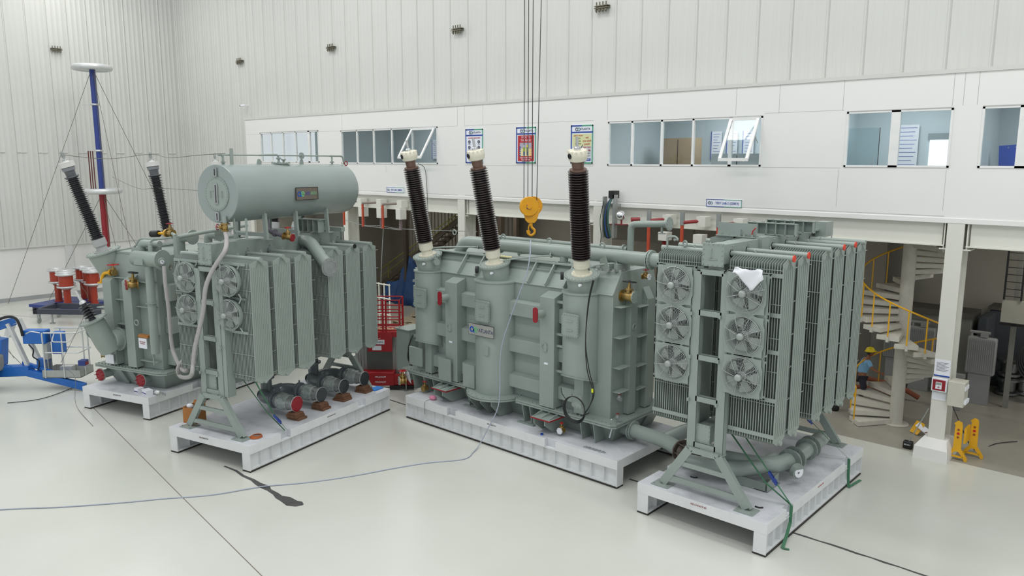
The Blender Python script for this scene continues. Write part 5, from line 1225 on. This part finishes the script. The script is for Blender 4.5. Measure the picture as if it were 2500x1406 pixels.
    text('fine_print','Corporate Office: Safety Department',.025,(xm,y-.002,7.485 if i else 7.485),FX,SNB,e)
for x0,x1,t,lab in ((-26.75,-25.57,'TEST LAB-1 (400KV)','small sign TEST LAB-1 (400KV) above the left undercroft bay'),(-11.4,-10.25,'TEST LAB-2 (220KV)','small sign TEST LAB-2 (220KV) above the right disconnectors')):
    e,y=board('lab_sign',x0,x1,6.15,6.38,lab,'sign','lab name signs',.018)
    rings(e,x0+.1,y,6.265,.09); text('sign_lettering',t,.1,(x0+.68,y,6.265),FX,SGB,e,sx=.88)
# ================================================================ DISCONNECTORS
def disc(x,arm,hz,rod,label,short=False,top=.0):
    e=thing('disconnector',(x,20.9,4.6),label,'disconnector','disconnectors hung along the lab beam')
    MB().box(x-.045,x+.045,20.87,20.93,4.35 if not short else 4.62,5.62).build('operating_rod',rod,e)
    if top: MB().box(x-.06,x+.06,20.86,20.94,5.58,5.98).build('rod_head',GAL,e)
    MB().cyl((x,20.9,5.66),(x+arm,21.2,5.72),.055,n=10).build('arm_insulator',mat('arm_grey','857a72',.6) if short else BUR,e)
    MB().box(x+arm-.14,x+arm+.16,21.1,21.45,5.55,5.85).build('mount_box',BEAM,e)
for x,l in ((-27.8,'orange rod disconnector just right of the oil tank end'),(-26.4,'orange rod disconnector below the TEST LAB-1 sign'),(-29.2,'orange rod disconnector mostly behind the oil tank')): disc(x,.85,0,RDO,l,True)
for x,l in ((-13.08,'tall orange rod disconnector right of the ball terminal'),(-11.9,'tall orange rod disconnector left of the TEST LAB-2 sign'),(-10.7,'tall orange rod disconnector under the TEST LAB-2 sign')): disc(x,.5,0,RDO,l,False,1)
def hang(x,z0,z1,m2,label,zb):
    e=thing('hanging_insulator',(x,21.0,z0),label,'insulator','insulators hung under the lab beam')
    MB().box(x-.15,x+.15,20.95,21.3,z0,z1).build('white_box',BEAM,e,bevel=.01)
    p=[]
    for k in range(12): t=k*(z0-zb)/12; p+=[(t,.055),(t+.02,.085),(t+.04,.055)]
    MB().lathe((x,21.1,z0),(0,0,-1),p,14).build('insulator',m2,e)
for x,l in ((-28.05,'white box with banded insulator below, nearest the oil tank'),(-26.75,'white box with banded insulator below, middle of three at left'),(-25.45,'white box with banded insulator below, right of three at left')): hang(x,5.05,5.5,mat('banded_insulator','8d7f82',.4,0,.3,30),l,4.6)
for x,l in ((-12.62,'white box over a dark red insulator, left of two at right'),(-11.4,'white box over a dark red insulator, right of two at right')): hang(x,5.05,5.32,BUR,l,4.4)
tag(MB().tube([(-29.2,20.9,4.85),(-28.0,21.1,4.66),(-26.7,21.1,4.7),(-25.4,21.1,4.65),(-21,21.2,4.8)],.014,5,4).tube([(-27.75,20.9,4.66),(-25.4,21.1,4.6)],.014,5).tube([(-26.38,20.9,4.64),(-26.25,20.6,2.5),(-26.1,20.4,.0)],.014,5,4).build('bus_wire',GAL),'thin bare conductor linking the left disconnectors and dropping to the floor','wire')
e=thing('ball_terminal',(-14.15,20.9,5.45),'shiny steel ball terminal on the beam beside the cable tray','terminal'); MB().ball((-14.15,20.9,5.77),.16,24,16).build('ball',mat('mirror_ball','e6e7e8',.08,1,0),e); MB().cyl((-14.15,20.95,5.62),(-14.15,20.95,5.45),.03,n=8).cyl((-14.8,21.1,5.43),(-14.0,21.1,5.47),.02,n=6).cyl((-13.75,20.9,5.66),(-13.55,21.1,5.66),.07,n=12).build('ball_stem',BUR,e)
e=thing('cable_tray_bundle',(-14.75,21.2,5.0),'upright cable tray stuffed with dark cables on the column by the lab windows','cable tray')
MB().box(-14.9,-14.5,21.15,21.42,6.02,6.12).box(-14.95,-14.9,21.0,21.2,5.0,6.35).box(-14.55,-14.48,21.0,21.2,5.0,6.42).build('tray_rail',GAL,e); MB().box(-14.72,-14.5,21.0,21.3,6.3,6.55).build('tray_top',DRK,e)
for k,c in enumerate(('202624','1d3d33','2b4a9a','27312d','1b1d1d','335f58')):
    MB().tube([(-14.6,21.1,6.4),(-14.8+.03*k,20.98-.01*k,6.0),(-14.86+.035*k,20.95,5.5),(-14.8+.04*k,21.0,5.05),(-14.66,21.05,5.0+.02*k)],.03,6,5).build('cable',mat('tray_cable_%d'%k,c,.5),e)
MB().tube([(-14.9,21,6.2),(-15.0,20.95,5.6),(-14.95,20.95,5.1),(-15.0,21,4.8)],.012,5,4).build('loose_cable',mat('tray_cable_1','1d3d33'),e)
tag(MB().tube([(-24.05,20.9,7.4),(-24.15,21.35,7.2),(-24.1,21.4,6.5),(-24.0,21.35,5.5),(-23.9,21.3,4.9)],.012,5,4).build('window_cable',mat('tray_cable_3','27312d')),'thin cable hanging down the wall from the second open window','cable')
# ================================================================ INSIDE THE ROOMS
BIN=mat('blue_ink_lines','5565b0',.6)
def cupboard(x0,x1,y,z0,z1,m_,label,name='cupboard',cat='cupboard'):
    e=thing(name,((x0+x1)/2,y,z0),label,cat)
    MB().box(x0,x1,y,y+.5,z0,z1).build('cabinet_body',m_,e)
    MB().box((x0+x1)/2-.01,(x0+x1)/2+.01,y-.01,y,z0+.05,z1-.05).build('door_gap',DRK,e)
    MB().box((x0+x1)/2+.03,(x0+x1)/2+.05,y-.03,y-.01,(z0+z1)/2-.1,(z0+z1)/2+.1).build('handle',GAL,e)
cupboard(-14.6,-13.3,24.0,6.13,8.3,TAN,'tall tan two-door cupboard behind the third lab window')
cupboard(-12.4,-10.6,23.5,6.13,7.75,mat('console_grey','a9b2b4',.5),'low grey control console inside the third lab window','control_console','console')
cupboard(-25.6,-24.2,23.6,6.13,7.75,mat('console_grey','a9b2b4',.5),'grey control console behind the second open window','control_console','console')
def sheet(x0,x1,y,z0,z1,label,n=8,side=None):
    e=thing('wall_chart',((x0+x1)/2,y,z0),label,'chart','charts pinned inside the lab rooms'); MB().box(x0,x1,y,y+.01,z0,z1).build('chart_sheet',PAP,e)
    m=MB(); m.box(x0,x0+.04,y-.004,y,z0,z1)
    for k in range(n): m.box(x0+.1,x1-.05-.05*(k%3),y-.004,y,z1-.1-k*(z1-z0-.15)/n,z1-.085-k*(z1-z0-.15)/n)
    m.build('printed_lines',BIN,e,kind='stuff')
for i,x in enumerate((-13.5,-12.9,-12.3)): sheet(x,x+.42,25.5,7.6,8.55,('left','middle','right')[i]+' of three blue-edged charts on the far wall behind the third window')
for i,x in enumerate((-28.3,-27.5,-26.6)): sheet(x,x+.5,25.5,7.6,8.5,('left','middle','right')[i]+' of three charts behind the open second window')
sheet(-7.4,-6.7,25.5,7.0,8.6,'tall blue-text chart behind the fourth window',12)
def rwin(n,x0,x1,z0,z1): 
    o=struct(MB().box(x0,x1,25.55,25.58,z0,z1).build('window_%d'%n,emit('daylight_outside','eef3f8',1.1))); struct(MB().box(x0-.05,x1+.05,25.52,25.56,z1,z1+.18).build('trim_11',mat('blind_grey','8e9a9c',.5)))
rwin(6,-6.9+.5,-5.6,7.3,8.15); rwin(7,-10.9,-10.2,7.5,8.2)
e=thing('display_easel',(-4.0,24.4,6.13),'bright blue easel board behind the fifth window','easel'); MB().bar((-4.05,24.4,6.6),(-4.15,24.5,7.95),.55,.02,(0,1,0)).build('easel_board',mat('easel_blue','2f58c4',.5),e); MB().bar((-4.3,24.45,6.14),(-4.2,24.5,7.9),.03,.03).bar((-3.8,24.45,6.14),(-4.05,24.5,7.9),.03,.03).build('easel_leg',GAL,e)
e=thing('glass_door',(-8.0,24.6,6.13),'frameless glass door with looped handle behind the fourth window','door'); MB().box(-8.5,-7.55,24.6,24.612,6.13,8.5).build('door_leaf',GLA,e); MB().cyl((-7.53,24.6,6.13),(-7.53,24.6,8.5),.012,n=6).build('door_edge',DRK,e); MB().tube([(-7.65,24.56,6.9),(-7.65,24.5,7.0),(-7.65,24.5,7.5),(-7.65,24.56,7.6)],.015,6,3).build('handle',GAL,e)
# ================================================================ SPIRAL STAIR
SX,SY=-6.11,23.39
e=thing('spiral_staircase',(SX,SY,0),'cream spiral staircase with a yellow handrail at the right, under the lab','staircase')
MB().cyl((SX,SY,0),(SX,SY,5.97),.18,n=24).cyl((SX,SY,0),(SX,SY,.02),.35,n=24).build('centre_pole',STL,e)
hand=[];t0=222
for k in range(30):
    a=math.radians(t0-22.5*k); z=.12+.19*k; da=math.radians(13.5)
    P=[(SX+.13*math.cos(a-da*2),SY+.13*math.sin(a-da*2)),(SX+1.25*math.cos(a-da),SY+1.25*math.sin(a-da)),(SX+1.25*math.cos(a+da),SY+1.25*math.sin(a+da)),(SX+.13*math.cos(a+da*2),SY+.13*math.sin(a+da*2))]
    m=MB().prism([(x,y,z-.02) for x,y in P],(0,0,.04))
    for i in (0,1,2): 
        p,q=P[i],P[(i+1)%4]; m.bar((p[0],p[1],z-.055),(q[0],q[1],z-.055),.012,.11)
    q=(SX+1.26*math.cos(a),SY+1.26*math.sin(a)); m.bar((SX+.9*math.cos(a),SY+.9*math.sin(a),z-.09),(q[0],q[1],z-.09),.07,.13)
    m.build('tread',STL,e)
    if k%1==0:
        q=(SX+1.22*math.cos(a),SY+1.22*math.sin(a)); MB().cyl((q[0],q[1],z),(q[0],q[1],z+.95),.02,n=8).build('baluster',YEL,e)
    hand.append((SX+1.22*math.cos(a),SY+1.22*math.sin(a),z+.95))
MB().tube(hand,.024,8,3).build('handrail',YEL,e)
# ================================================================ PERSON ON THE STAIR
def skin(name,verts,edges,m_,parent=None,sub=2):
    me=bpy.data.meshes.new(name); me.from_pydata([v[0] for v in verts],edges,[]); me.materials.append(m_)
    o=bpy.data.objects.new(name,me); col.objects.link(o)
    s=o.modifiers.new('skin','SKIN'); s.use_smooth_shade=True
    for i,v in enumerate(verts):
        r=v[1]; me.skin_vertices[0].data[i].radius=(r,r) if not isinstance(r,tuple) else r
    me.skin_vertices[0].data[0].use_root=True
    u=o.modifiers.new('sub','SUBSURF'); u.levels=sub; u.render_levels=sub
    if parent: setp(o,parent)
    return o
pe=empty('person',(-7.26,23.92,.27),120,'person in light blue shirt, dark trousers and yellow helmet on the spiral stair','person')
# local: x right of person, y facing forward (-y), z up; slightly crouched, arms out on the rails
Vv=[((0,.05,.82),.13),((0,.02,1.0),.125),((0,-.03,1.18),.15),((0,-.08,1.32),.12),((0,-.11,1.40),.055),((0,-.14,1.47),.06),
    ((.19,-.08,1.3),.06),((.36,-.16,1.12),.042),((.52,-.3,1.05),.032),((.57,-.34,1.04),.03),
    ((-.19,-.08,1.3),.06),((-.36,-.16,1.14),.042),((-.5,-.32,1.08),.032),((-.55,-.36,1.07),.03),
    ((.1,.04,.76),.1),((.13,-.1,.44),.07),((.12,.0,.1),.048),((.12,-.12,.05),.045),
    ((-.1,.04,.76),.1),((-.12,-.02,.42),.07),((-.12,.1,.1),.048),((-.12,-.02,.05),.045)]
Ee=[(0,1),(1,2),(2,3),(3,4),(4,5),(3,6),(6,7),(7,8),(8,9),(3,10),(10,11),(11,12),(12,13),(0,14),(14,15),(15,16),(16,17),(0,18),(18,19),(19,20),(20,21)]
body=skin('body',Vv,Ee,SKN,pe)
def fingers(c,d,s):
    c=V(c)
    for k in range(4):
        o_=V((0,0,.025-.018*k)); m=skin('finger',[(c+o_,.011),(c+o_+V(d)*.04,.01),(c+o_+V(d)*.065+V((0,-.012,-.012)),.009),(c+o_+V(d)*.06+V((0,-.03,-.02)),.008)],[(0,1),(1,2),(2,3)],SKN,pe,1)
    skin('thumb',[(c+V((-s*.01,.01,.02)),.012),(c+V((s*.01,-.03,.03)),.01),(c+V((s*.02,-.055,.02)),.009)],[(0,1),(1,2)],SKN,pe,1)
fingers((.58,-.35,1.04),(.75,-.6,0),1); fingers((-.56,-.37,1.07),(-.75,-.6,0),-1)
h=MB().ball((0,-.16,1.56),.1,16,12,(.85,.98,1.15)); h.ball((0,-.262,1.55),.018,8,6,(.8,1,1.3)); h.ball((.088,-.15,1.555),.022,8,6,(.4,.8,1.2)); h.ball((-.088,-.15,1.555),.022,8,6,(.4,.8,1.2)); h.build('head',SKN,pe)
MB().ball((.035,-.248,1.575),.011,8,6).ball((-.035,-.248,1.575),.011,8,6).build('eye',DRK,pe); MB().box(-.025,.025,-.256,-.25,1.505,1.512).build('mouth',DRED,pe)
MB().ball((0,-.14,1.575),.1,14,10,(.9,.95,1.05)).build('hair',DRK,pe)
m=MB().lathe((0,-.15,1.6),(0,.05,1),[(0,.155),(.012,.155),(.02,.13),(.07,.122),(.11,.09),(.13,.04),(.135,.0)],24,caps=False); m.cb((0,-.29,1.605),(.16,.08,.012)); m.build('helmet',HMT,pe)
skin('shirt',[((0,.05,.88),.15),((0,.02,1.0),.15),((0,-.03,1.18),.17),((0,-.08,1.31),.135),((.2,-.085,1.3),.08),((.33,-.14,1.16),.065),((-.2,-.085,1.3),.08),((-.33,-.14,1.18),.065)],[(0,1),(1,2),(2,3),(3,4),(4,5),(3,6),(6,7)],SHR,pe)
skin('trousers',[((0,.05,.84),.145),((.1,.04,.76),.115),((.13,-.1,.44),.085),((.12,.0,.12),.07),((-.1,.04,.76),.115),((-.12,-.02,.42),.085),((-.12,.1,.12),.07)],[(0,1),(1,2),(2,3),(0,4),(4,5),(5,6)],JNS,pe)
MB().ball((.12,-.08,.04),.07,12,8,(.7,1.7,.6)).build('shoe',DRK,pe); MB().ball((-.12,.02,.04),.07,12,8,(.7,1.7,.6)).build('shoe',DRK,pe)
# ================================================================ RIGHT COLUMN FITTINGS
m=MB(); m.q([(-5.02,20.98,0),(-4.22,20.98,0),(-4.22,22.05,0),(-5.02,22.05,0),(-5.0,21.0,.3),(-4.24,21.0,.3),(-4.24,22.03,.3),(-5.0,22.03,.3),(-4.9,21.33,.45),(-4.34,21.33,.45),(-4.34,22.0,.45),(-4.9,22.0,.45)],[(0,1,5,4),(1,2,6,5),(2,3,7,6),(3,0,4,7),(4,5,9,8),(5,6,10,9),(6,7,11,10),(7,4,8,11),(8,9,10,11)])
struct(m.build('trim_12',WHT,bevel=.01))
yc=YF-.025
e=thing('notice_sheet',(-4.61,yc,2.1),'printed white notice taped on the right column above the red box','notice'); MB().box(-4.79,-4.43,yc-.004,yc,2.14,2.55).build('sheet',PAP,e); m=MB()
for k in range(8): m.box(-4.75,-4.47-.04*(k%3),yc-.006,yc-.004,2.46-.03*k,2.468-.03*k)
m.build('printed_lines',SNB,e,kind='stuff'); MB().box(-4.79,-4.43,yc-.006,yc,2.1,2.14).build('blue_edge',SGB,e)
e=thing('emergency_box',(-4.63,yc,1.74),'square red box with a white front panel and cross on the right column','emergency box'); MB().box(-4.81,-4.45,yc-.08,yc,1.72,2.07).build('box_frame',PAP,e,bevel=.01); MB().box(-4.78,-4.49,yc-.085,yc-.08,1.75,2.03).build('red_front',DRED,e); MB().box(-4.71,-4.57,yc-.09,yc-.085,1.79,1.97).build('white_panel',PAP,e)
MB().box(-4.645,-4.635,yc-.094,yc-.09,1.81,1.87).box(-4.67,-4.61,yc-.094,yc-.09,1.835,1.845).build('cross_mark',DRED,e); MB().box(-4.7,-4.58,yc-.094,yc-.09,1.9,1.96).build('glass_slot',mat('slot_grey','8b9a94',.3),e)
tag(MB().box(-4.79,-4.47,yc-.003,yc,1.48,1.68).build('paper_note',PAP),'blank pale paper taped below the red box on the right column','notice')
e=thing('socket_panel',(-4.2,21.45,1.45),'beige industrial socket panel on the side of the right column','socket panel'); MB().box(-4.42,-4.05,21.3,21.75,1.42,2.05).build('panel_box',mat('panel_beige','c5c3b6',.5),e,bevel=.01)
for k in range(4): MB().box(-4.05,-4.0,21.35+.1*k,21.41+.1*k,1.5,1.6).box(-4.05,-4.03,21.35+.1*k,21.41+.1*k,1.85,1.95).build('socket',PAP,e)
MB().tube([(-4.3,21.4,1.42),(-4.2,21.4,1.2),(-3.9,22.4,.05),(-3.6,23.4,.02),(-3.2,24.0,.02)],.012,5,4).build('panel_cable',DRK,e)
e=thing('folding_barrier',(-3.98,21.9,0),'folded yellow expanding barrier standing by the right column','barrier')
for k,(x,y) in enumerate(((-4.12,21.45),(-3.86,21.95))):
    m=MB(); m.prism([(x-.24,y,0),(x-.24,y,.08),(x-.09,y,.3),(x-.08,y,.92),(x-.11,y,.95),(x-.03,y,1.03),(x+.06,y,1.0),(x+.08,y,.92),(x+.09,y,.3),(x+.24,y,.08),(x+.24,y,0),(x+.18,y,0),(x+.15,y,.08),(x+.04,y,.22),(x-.04,y,.22),(x-.15,y,.08),(x-.18,y,0)],(0,.05,0)); o=m.build('barrier_post',YEL,e)
    m=MB().cyl((x,y-.005,.8),(x,y,.8),.03,n=12).cyl((x,y-.005,.6),(x,y,.6),.03,n=12); m.build('round_hole',mat('hole_brown','8a4a22',.6),o); MB().cyl((x,y-.006,.7),(x,y,.7),.035,n=12).build('red_reflector',REDC,o)
    MB().box(x-.15,x+.15,y,y+.05,.07,.11).build('foot_bar',YEL,o)
MB().box(-4.0,-3.95,21.5,21.95,.45,.85).build('folded_lattice',YEL,e)
e=thing('wet_floor_sign',(-5.2,22.9,0),'fallen yellow and white wet floor sign left of the column base','floor sign'); MB().prism([(-5.6,22.9,.02),(-5.35,22.7,.02),(-5.25,22.95,.25),(-5.5,23.1,.28)],(0.02,.02,.03)).build('sign_wing',YEL,e); MB().prism([(-5.45,22.85,.22),(-5.0,22.6,.05),(-4.95,22.85,.08),(-5.4,23.05,.27)],(0,0,.02)).build('white_wing',PAP,e); MB().cyl((-5.15,22.75,.13),(-5.15,22.75,.14),.06,n=12).build('sign_disc',mat('hole_brown','8a4a22'),e)
e=thing('floor_broom',(-5.26,21.5,0),'black-headed floor duster leaning on the right column','broom'); MB().box(-5.38,-5.15,21.42,21.6,0,.2).build('broom_head',DRK,e,bevel=.03); MB().cyl((-5.25,21.5,.18),(-4.83,21.4,1.22),.015,n=8).build('broom_handle',GAL,e)
text('head_lettering','BRUSH',.05,(-5.265,21.41,.12),FX,PAP,e)
# ================================================================ RIGHT UNDERCROFT
e=thing('panel_radiator',(-4.75,27,.9),'pale grey rounded panel radiator standing in the right undercroft','radiator panel'); MB().box(-5.2,-4.4,27,27.25,.95,2.15).build('panel_body',TNK,e,bevel=.06); m=MB()
for k in range(14): m.box(-5.16+.055*k,-5.14+.055*k,26.985,27,1.05,2.05)
m.build('panel_flute',TNK,e); MB().cyl((-5.1,27.1,2.15),(-5.1,27.1,2.28),.04,n=8).cyl((-5.15,27.1,2.28),(-4.6,27.1,2.28),.05,n=10).box(-4.85,-4.65,27.0,27.2,2.15,2.3).box(-5.1,-4.5,27.05,27.2,0,.95).build('top_pipe',TNK,e)
for i,(x,l) in enumerate(((-7.3,'grey rounded panel radiator directly behind the spiral stair pole'),(-6.55,'grey rounded panel radiator behind the yellow handrail, right of the pole'))):
    e2=dup(e); e2.location=(x,27.4,.9); e2.rotation_euler=(0,0,0); tag(e2,l,'radiator panel')
e=thing('steel_duct_box',(-6.5,28.2,0),'long grey steel box with a flat top behind the spiral stair','steel box'); MB().box(-8.3,-5.3,27.9,28.9,.0,2.5).build('box_body',mat('box_grey','7f7e78',.6),e,bevel=.02); MB().box(-8.35,-5.25,27.85,28.95,2.5,2.7).build('box_lid',mat('lid_dark','57544d',.7),e)
e=thing('covered_machine',(-4.7,28,0),'machine under a dark blue-grey cover at the far right wall','machine'); MB().box(-5.15,-4.85,28.0,29.2,0,2.6).box(-5.15,-4.0,29.75,30.6,0,2.6).build('cover',mat('cover_dark','474c52',.8),e,bevel=.05); MB().box(-5.2,-3.95,29.7,30.65,2.6,2.7).build('cover_top',mat('lid_dark','57544d'),e)
e=thing('electric_box',(-4.0,27,2.65),'cream electrical box on the wall at the right edge below the cable ladder','electrical box'); MB().box(-4.38,-3.72,27,27.2,2.7,3.38).build('box_body',mat('ebox','a9a79c',.5),e,bevel=.01); MB().box(-4.4,-3.7,27,27.25,2.6,2.64).build('box_shelf',DRK,e); MB().tube([(-3.7,27.1,3.1),(-3.6,27.1,2.9),(-3.65,27.1,2.65)],.02,5,3).build('box_cable',DRK,e)
MB().box(-4.12,-3.98,27.2,27.3,0,5.4).build('box_post',mat('box_grey','7f7e78'),e)
e=thing('cable_ladder',(-4.1,27,3.4),'vertical black cable ladder above the electrical box at the right','cable ladder'); MB().box(-4.36,-4.31,26.95,27.0,3.4,5.4).box(-3.92,-3.87,26.95,27.0,3.4,5.4).build('ladder_rail',DRK,e)
m=MB()
for k in range(9): m.box(-4.34,-3.9,26.96,26.98,3.5+.22*k,3.52+.22*k)
m.build('ladder_rung',DRK,e)
d0=None
for i,(x,y,z,l) in enumerate(((-4.3,28.9,0,'front'),(-3.9,29.3,0,'rear'),(-4.3,28.9,.62,'front, stacked on top'),(-3.9,29.3,.62,'rear, stacked on top'))):
    if d0 is None:
        e=d0=empty('steel_drum',(x,y,z),0,'','drum'); MB().lathe((0,0,0),(0,0,1),[(0,.3),(.05,.36),(.12,.36),(.16,.24),(.44,.24),(.48,.36),(.55,.36),(.6,.3)],24).build('drum_body',mat('drum_steel','8d8f8e',.25,.9),e)
    else: e=dup(d0); e.location=(x,y,z)
    tag(e,'polished steel flanged drum at the right edge, '+l,'drum','steel drums at the right edge')
e=thing('cable_heap',(-3.6,27.6,0),'heap of black cable loops at the right edge','cable'); m=MB()
for k in range(10): m.torus((-3.3+.02*k,28.2,1.35+.05*k),(.3,-.9,.4),.7-.03*k,.04,30,5)
m.build('cable_loop',DRK,e,kind='stuff')
tag(MB().box(-5.3,-5.0,25.9,26.1,0,1.0).box(-5.32,-4.98,25.88,26.12,1.0,1.12).build('lighting_carton',TNK),'narrow grey carton with a black lid behind the right column','box')
tag(MB().ball((-7.9,23.4,.1),.16,10,7,(1.2,.8,1)).box(-7.95,-7.75,23.3,23.5,.15,.45).build('black_boots',DRK),'black boot-like bundle on the floor left of the bottom stair tread','bundle')
tag(MB().tube([(-8.8,26.2,.6),(-8.0,26,.5),(-7.4,26.2,.4),(-6.8,26,.4),(-6.2,26.1,.12)],.08,8,4).tube([(-8.6,25.8,.1),(-7.6,25.9,.2),(-6.6,25.8,.1)],.07,8,4).build('orange_net',mat('rust_net','7d4632',.9)),'rusty orange bundle of netting on the floor behind the spiral stair','netting')
# ================================================================ LEFT UNDERCROFT
BRW=mat('stair_brown','4d4338',.7); OLV=mat('olive_rail','7d7a2c',.6)
e=thing('steel_stair',(-31,27,0),'dark brown straight steel stair rising to the right in the left undercroft','staircase')
MB().box(-34.6,-34.3,27,28,0,.5).build('stair_foot',BRW,e)
for y in (27.0,28.0): MB().bar((-34.5,y,.5),(-26.2,y,5.8),.08,.28).build('stringer',BRW,e)
for k in range(20): t=(k+.5)/20; MB().box(-34.5+8.3*t-.14,-34.5+8.3*t+.14,27.0,28.0,.5+5.3*t,.54+5.3*t).build('tread',BRW,e)
MB().bar((-34.5,26.95,1.4),(-26.2,26.95,6.7-.8),.04,.04).bar((-34.5,26.95,.95),(-26.2,26.95,5.8),.03,.03).build('handrail',OLV,e)
for t in (.1,.3,.5,.7,.9): MB().box(-34.5+8.3*t-.02,-34.5+8.3*t+.02,26.93,26.97,.5+5.3*t,1.4+4.6*t).build('rail_post',OLV,e)
for i,(x,y) in enumerate(((-31.2,26.2),(-26.6,26.4),(-25.6,27.5),(-24.6,27.5),(-28.2,28.4))): struct(MB().box(x-.1,x+.1,y-.1,y+.1,0,5.98).build('trim_13',BRW))
e=thing('yellow_gantry',(-33.0,24.5,0),'yellow upright frame beside the dark steel stair','frame'); MB().box(-33.3,-33.05,24.4,24.6,0,3.0).box(-32.85,-32.65,24.4,24.6,0,3.0).build('upright',mat('ochre','a98a1c',.5),e); MB().bar((-33.0,24.3,1.8),(-32.5,24.2,.2),.06,.06).build('diagonal_bar',YEL,e)
m=MB(); N=14; vs=[]
for i in range(N+1):
    for j in range(6):
        s=i/N;t=j/5; top=1.0+1.6*math.exp(-((s-.62)/.22)**2); vs.append((-33.0+3.2*s,26.3-.5*t+.12*math.sin(i*1.9),top*(1-t)+.01+.0*t))
m.q(vs,[(i*6+j,i*6+j+1,(i+1)*6+j+1,(i+1)*6+j) for i in range(N) for j in range(5)])
o=tag(m.build('blue_tarpaulin',TRP),'dark blue tarpaulin draped in a peak below the dark steel stair','tarpaulin'); sm=o.modifiers.new('s','SOLIDIFY'); sm.thickness=.01
e=thing('guard_rail',(-25.5,20.6,0),'white tubular guard rail standing behind the red lift','guard rail')
m=MB()
for k in range(6): m.cyl((-27.2+.35*k,20.4,0),(-27.2+.35*k,20.4,2.35),.03,n=8)
for z in (1.7,2.3,1.0): m.cyl((-27.3,20.4,z),(-25.4,20.4,z),.03,n=8)
m.build('rail_tube',BEAM,e)
for i,(x,y,l) in enumerate(((-27.3,22.9,'nearest'),(-26.3,22.3,'right'),(-27.9,24.4,'rear'))):
    e=empty('wooden_pallet',(x,y,0),20*i,'wooden pallet with scrap timber on the undercroft floor behind the red lift, '+l,'pallet','wooden pallets in the left undercroft')
    for k in range(6): MB().box(-.6,.6,-.5+.19*k,-.38+.19*k,.12,.15).build('deck_board',mat('pallet_wood','9a8f78',.8),e)
    for k in range(3): MB().box(-.6+.52*k,-.45+.52*k,-.5,.58,0,.12).build('bearer',mat('pallet_wood','9a8f78'),e)
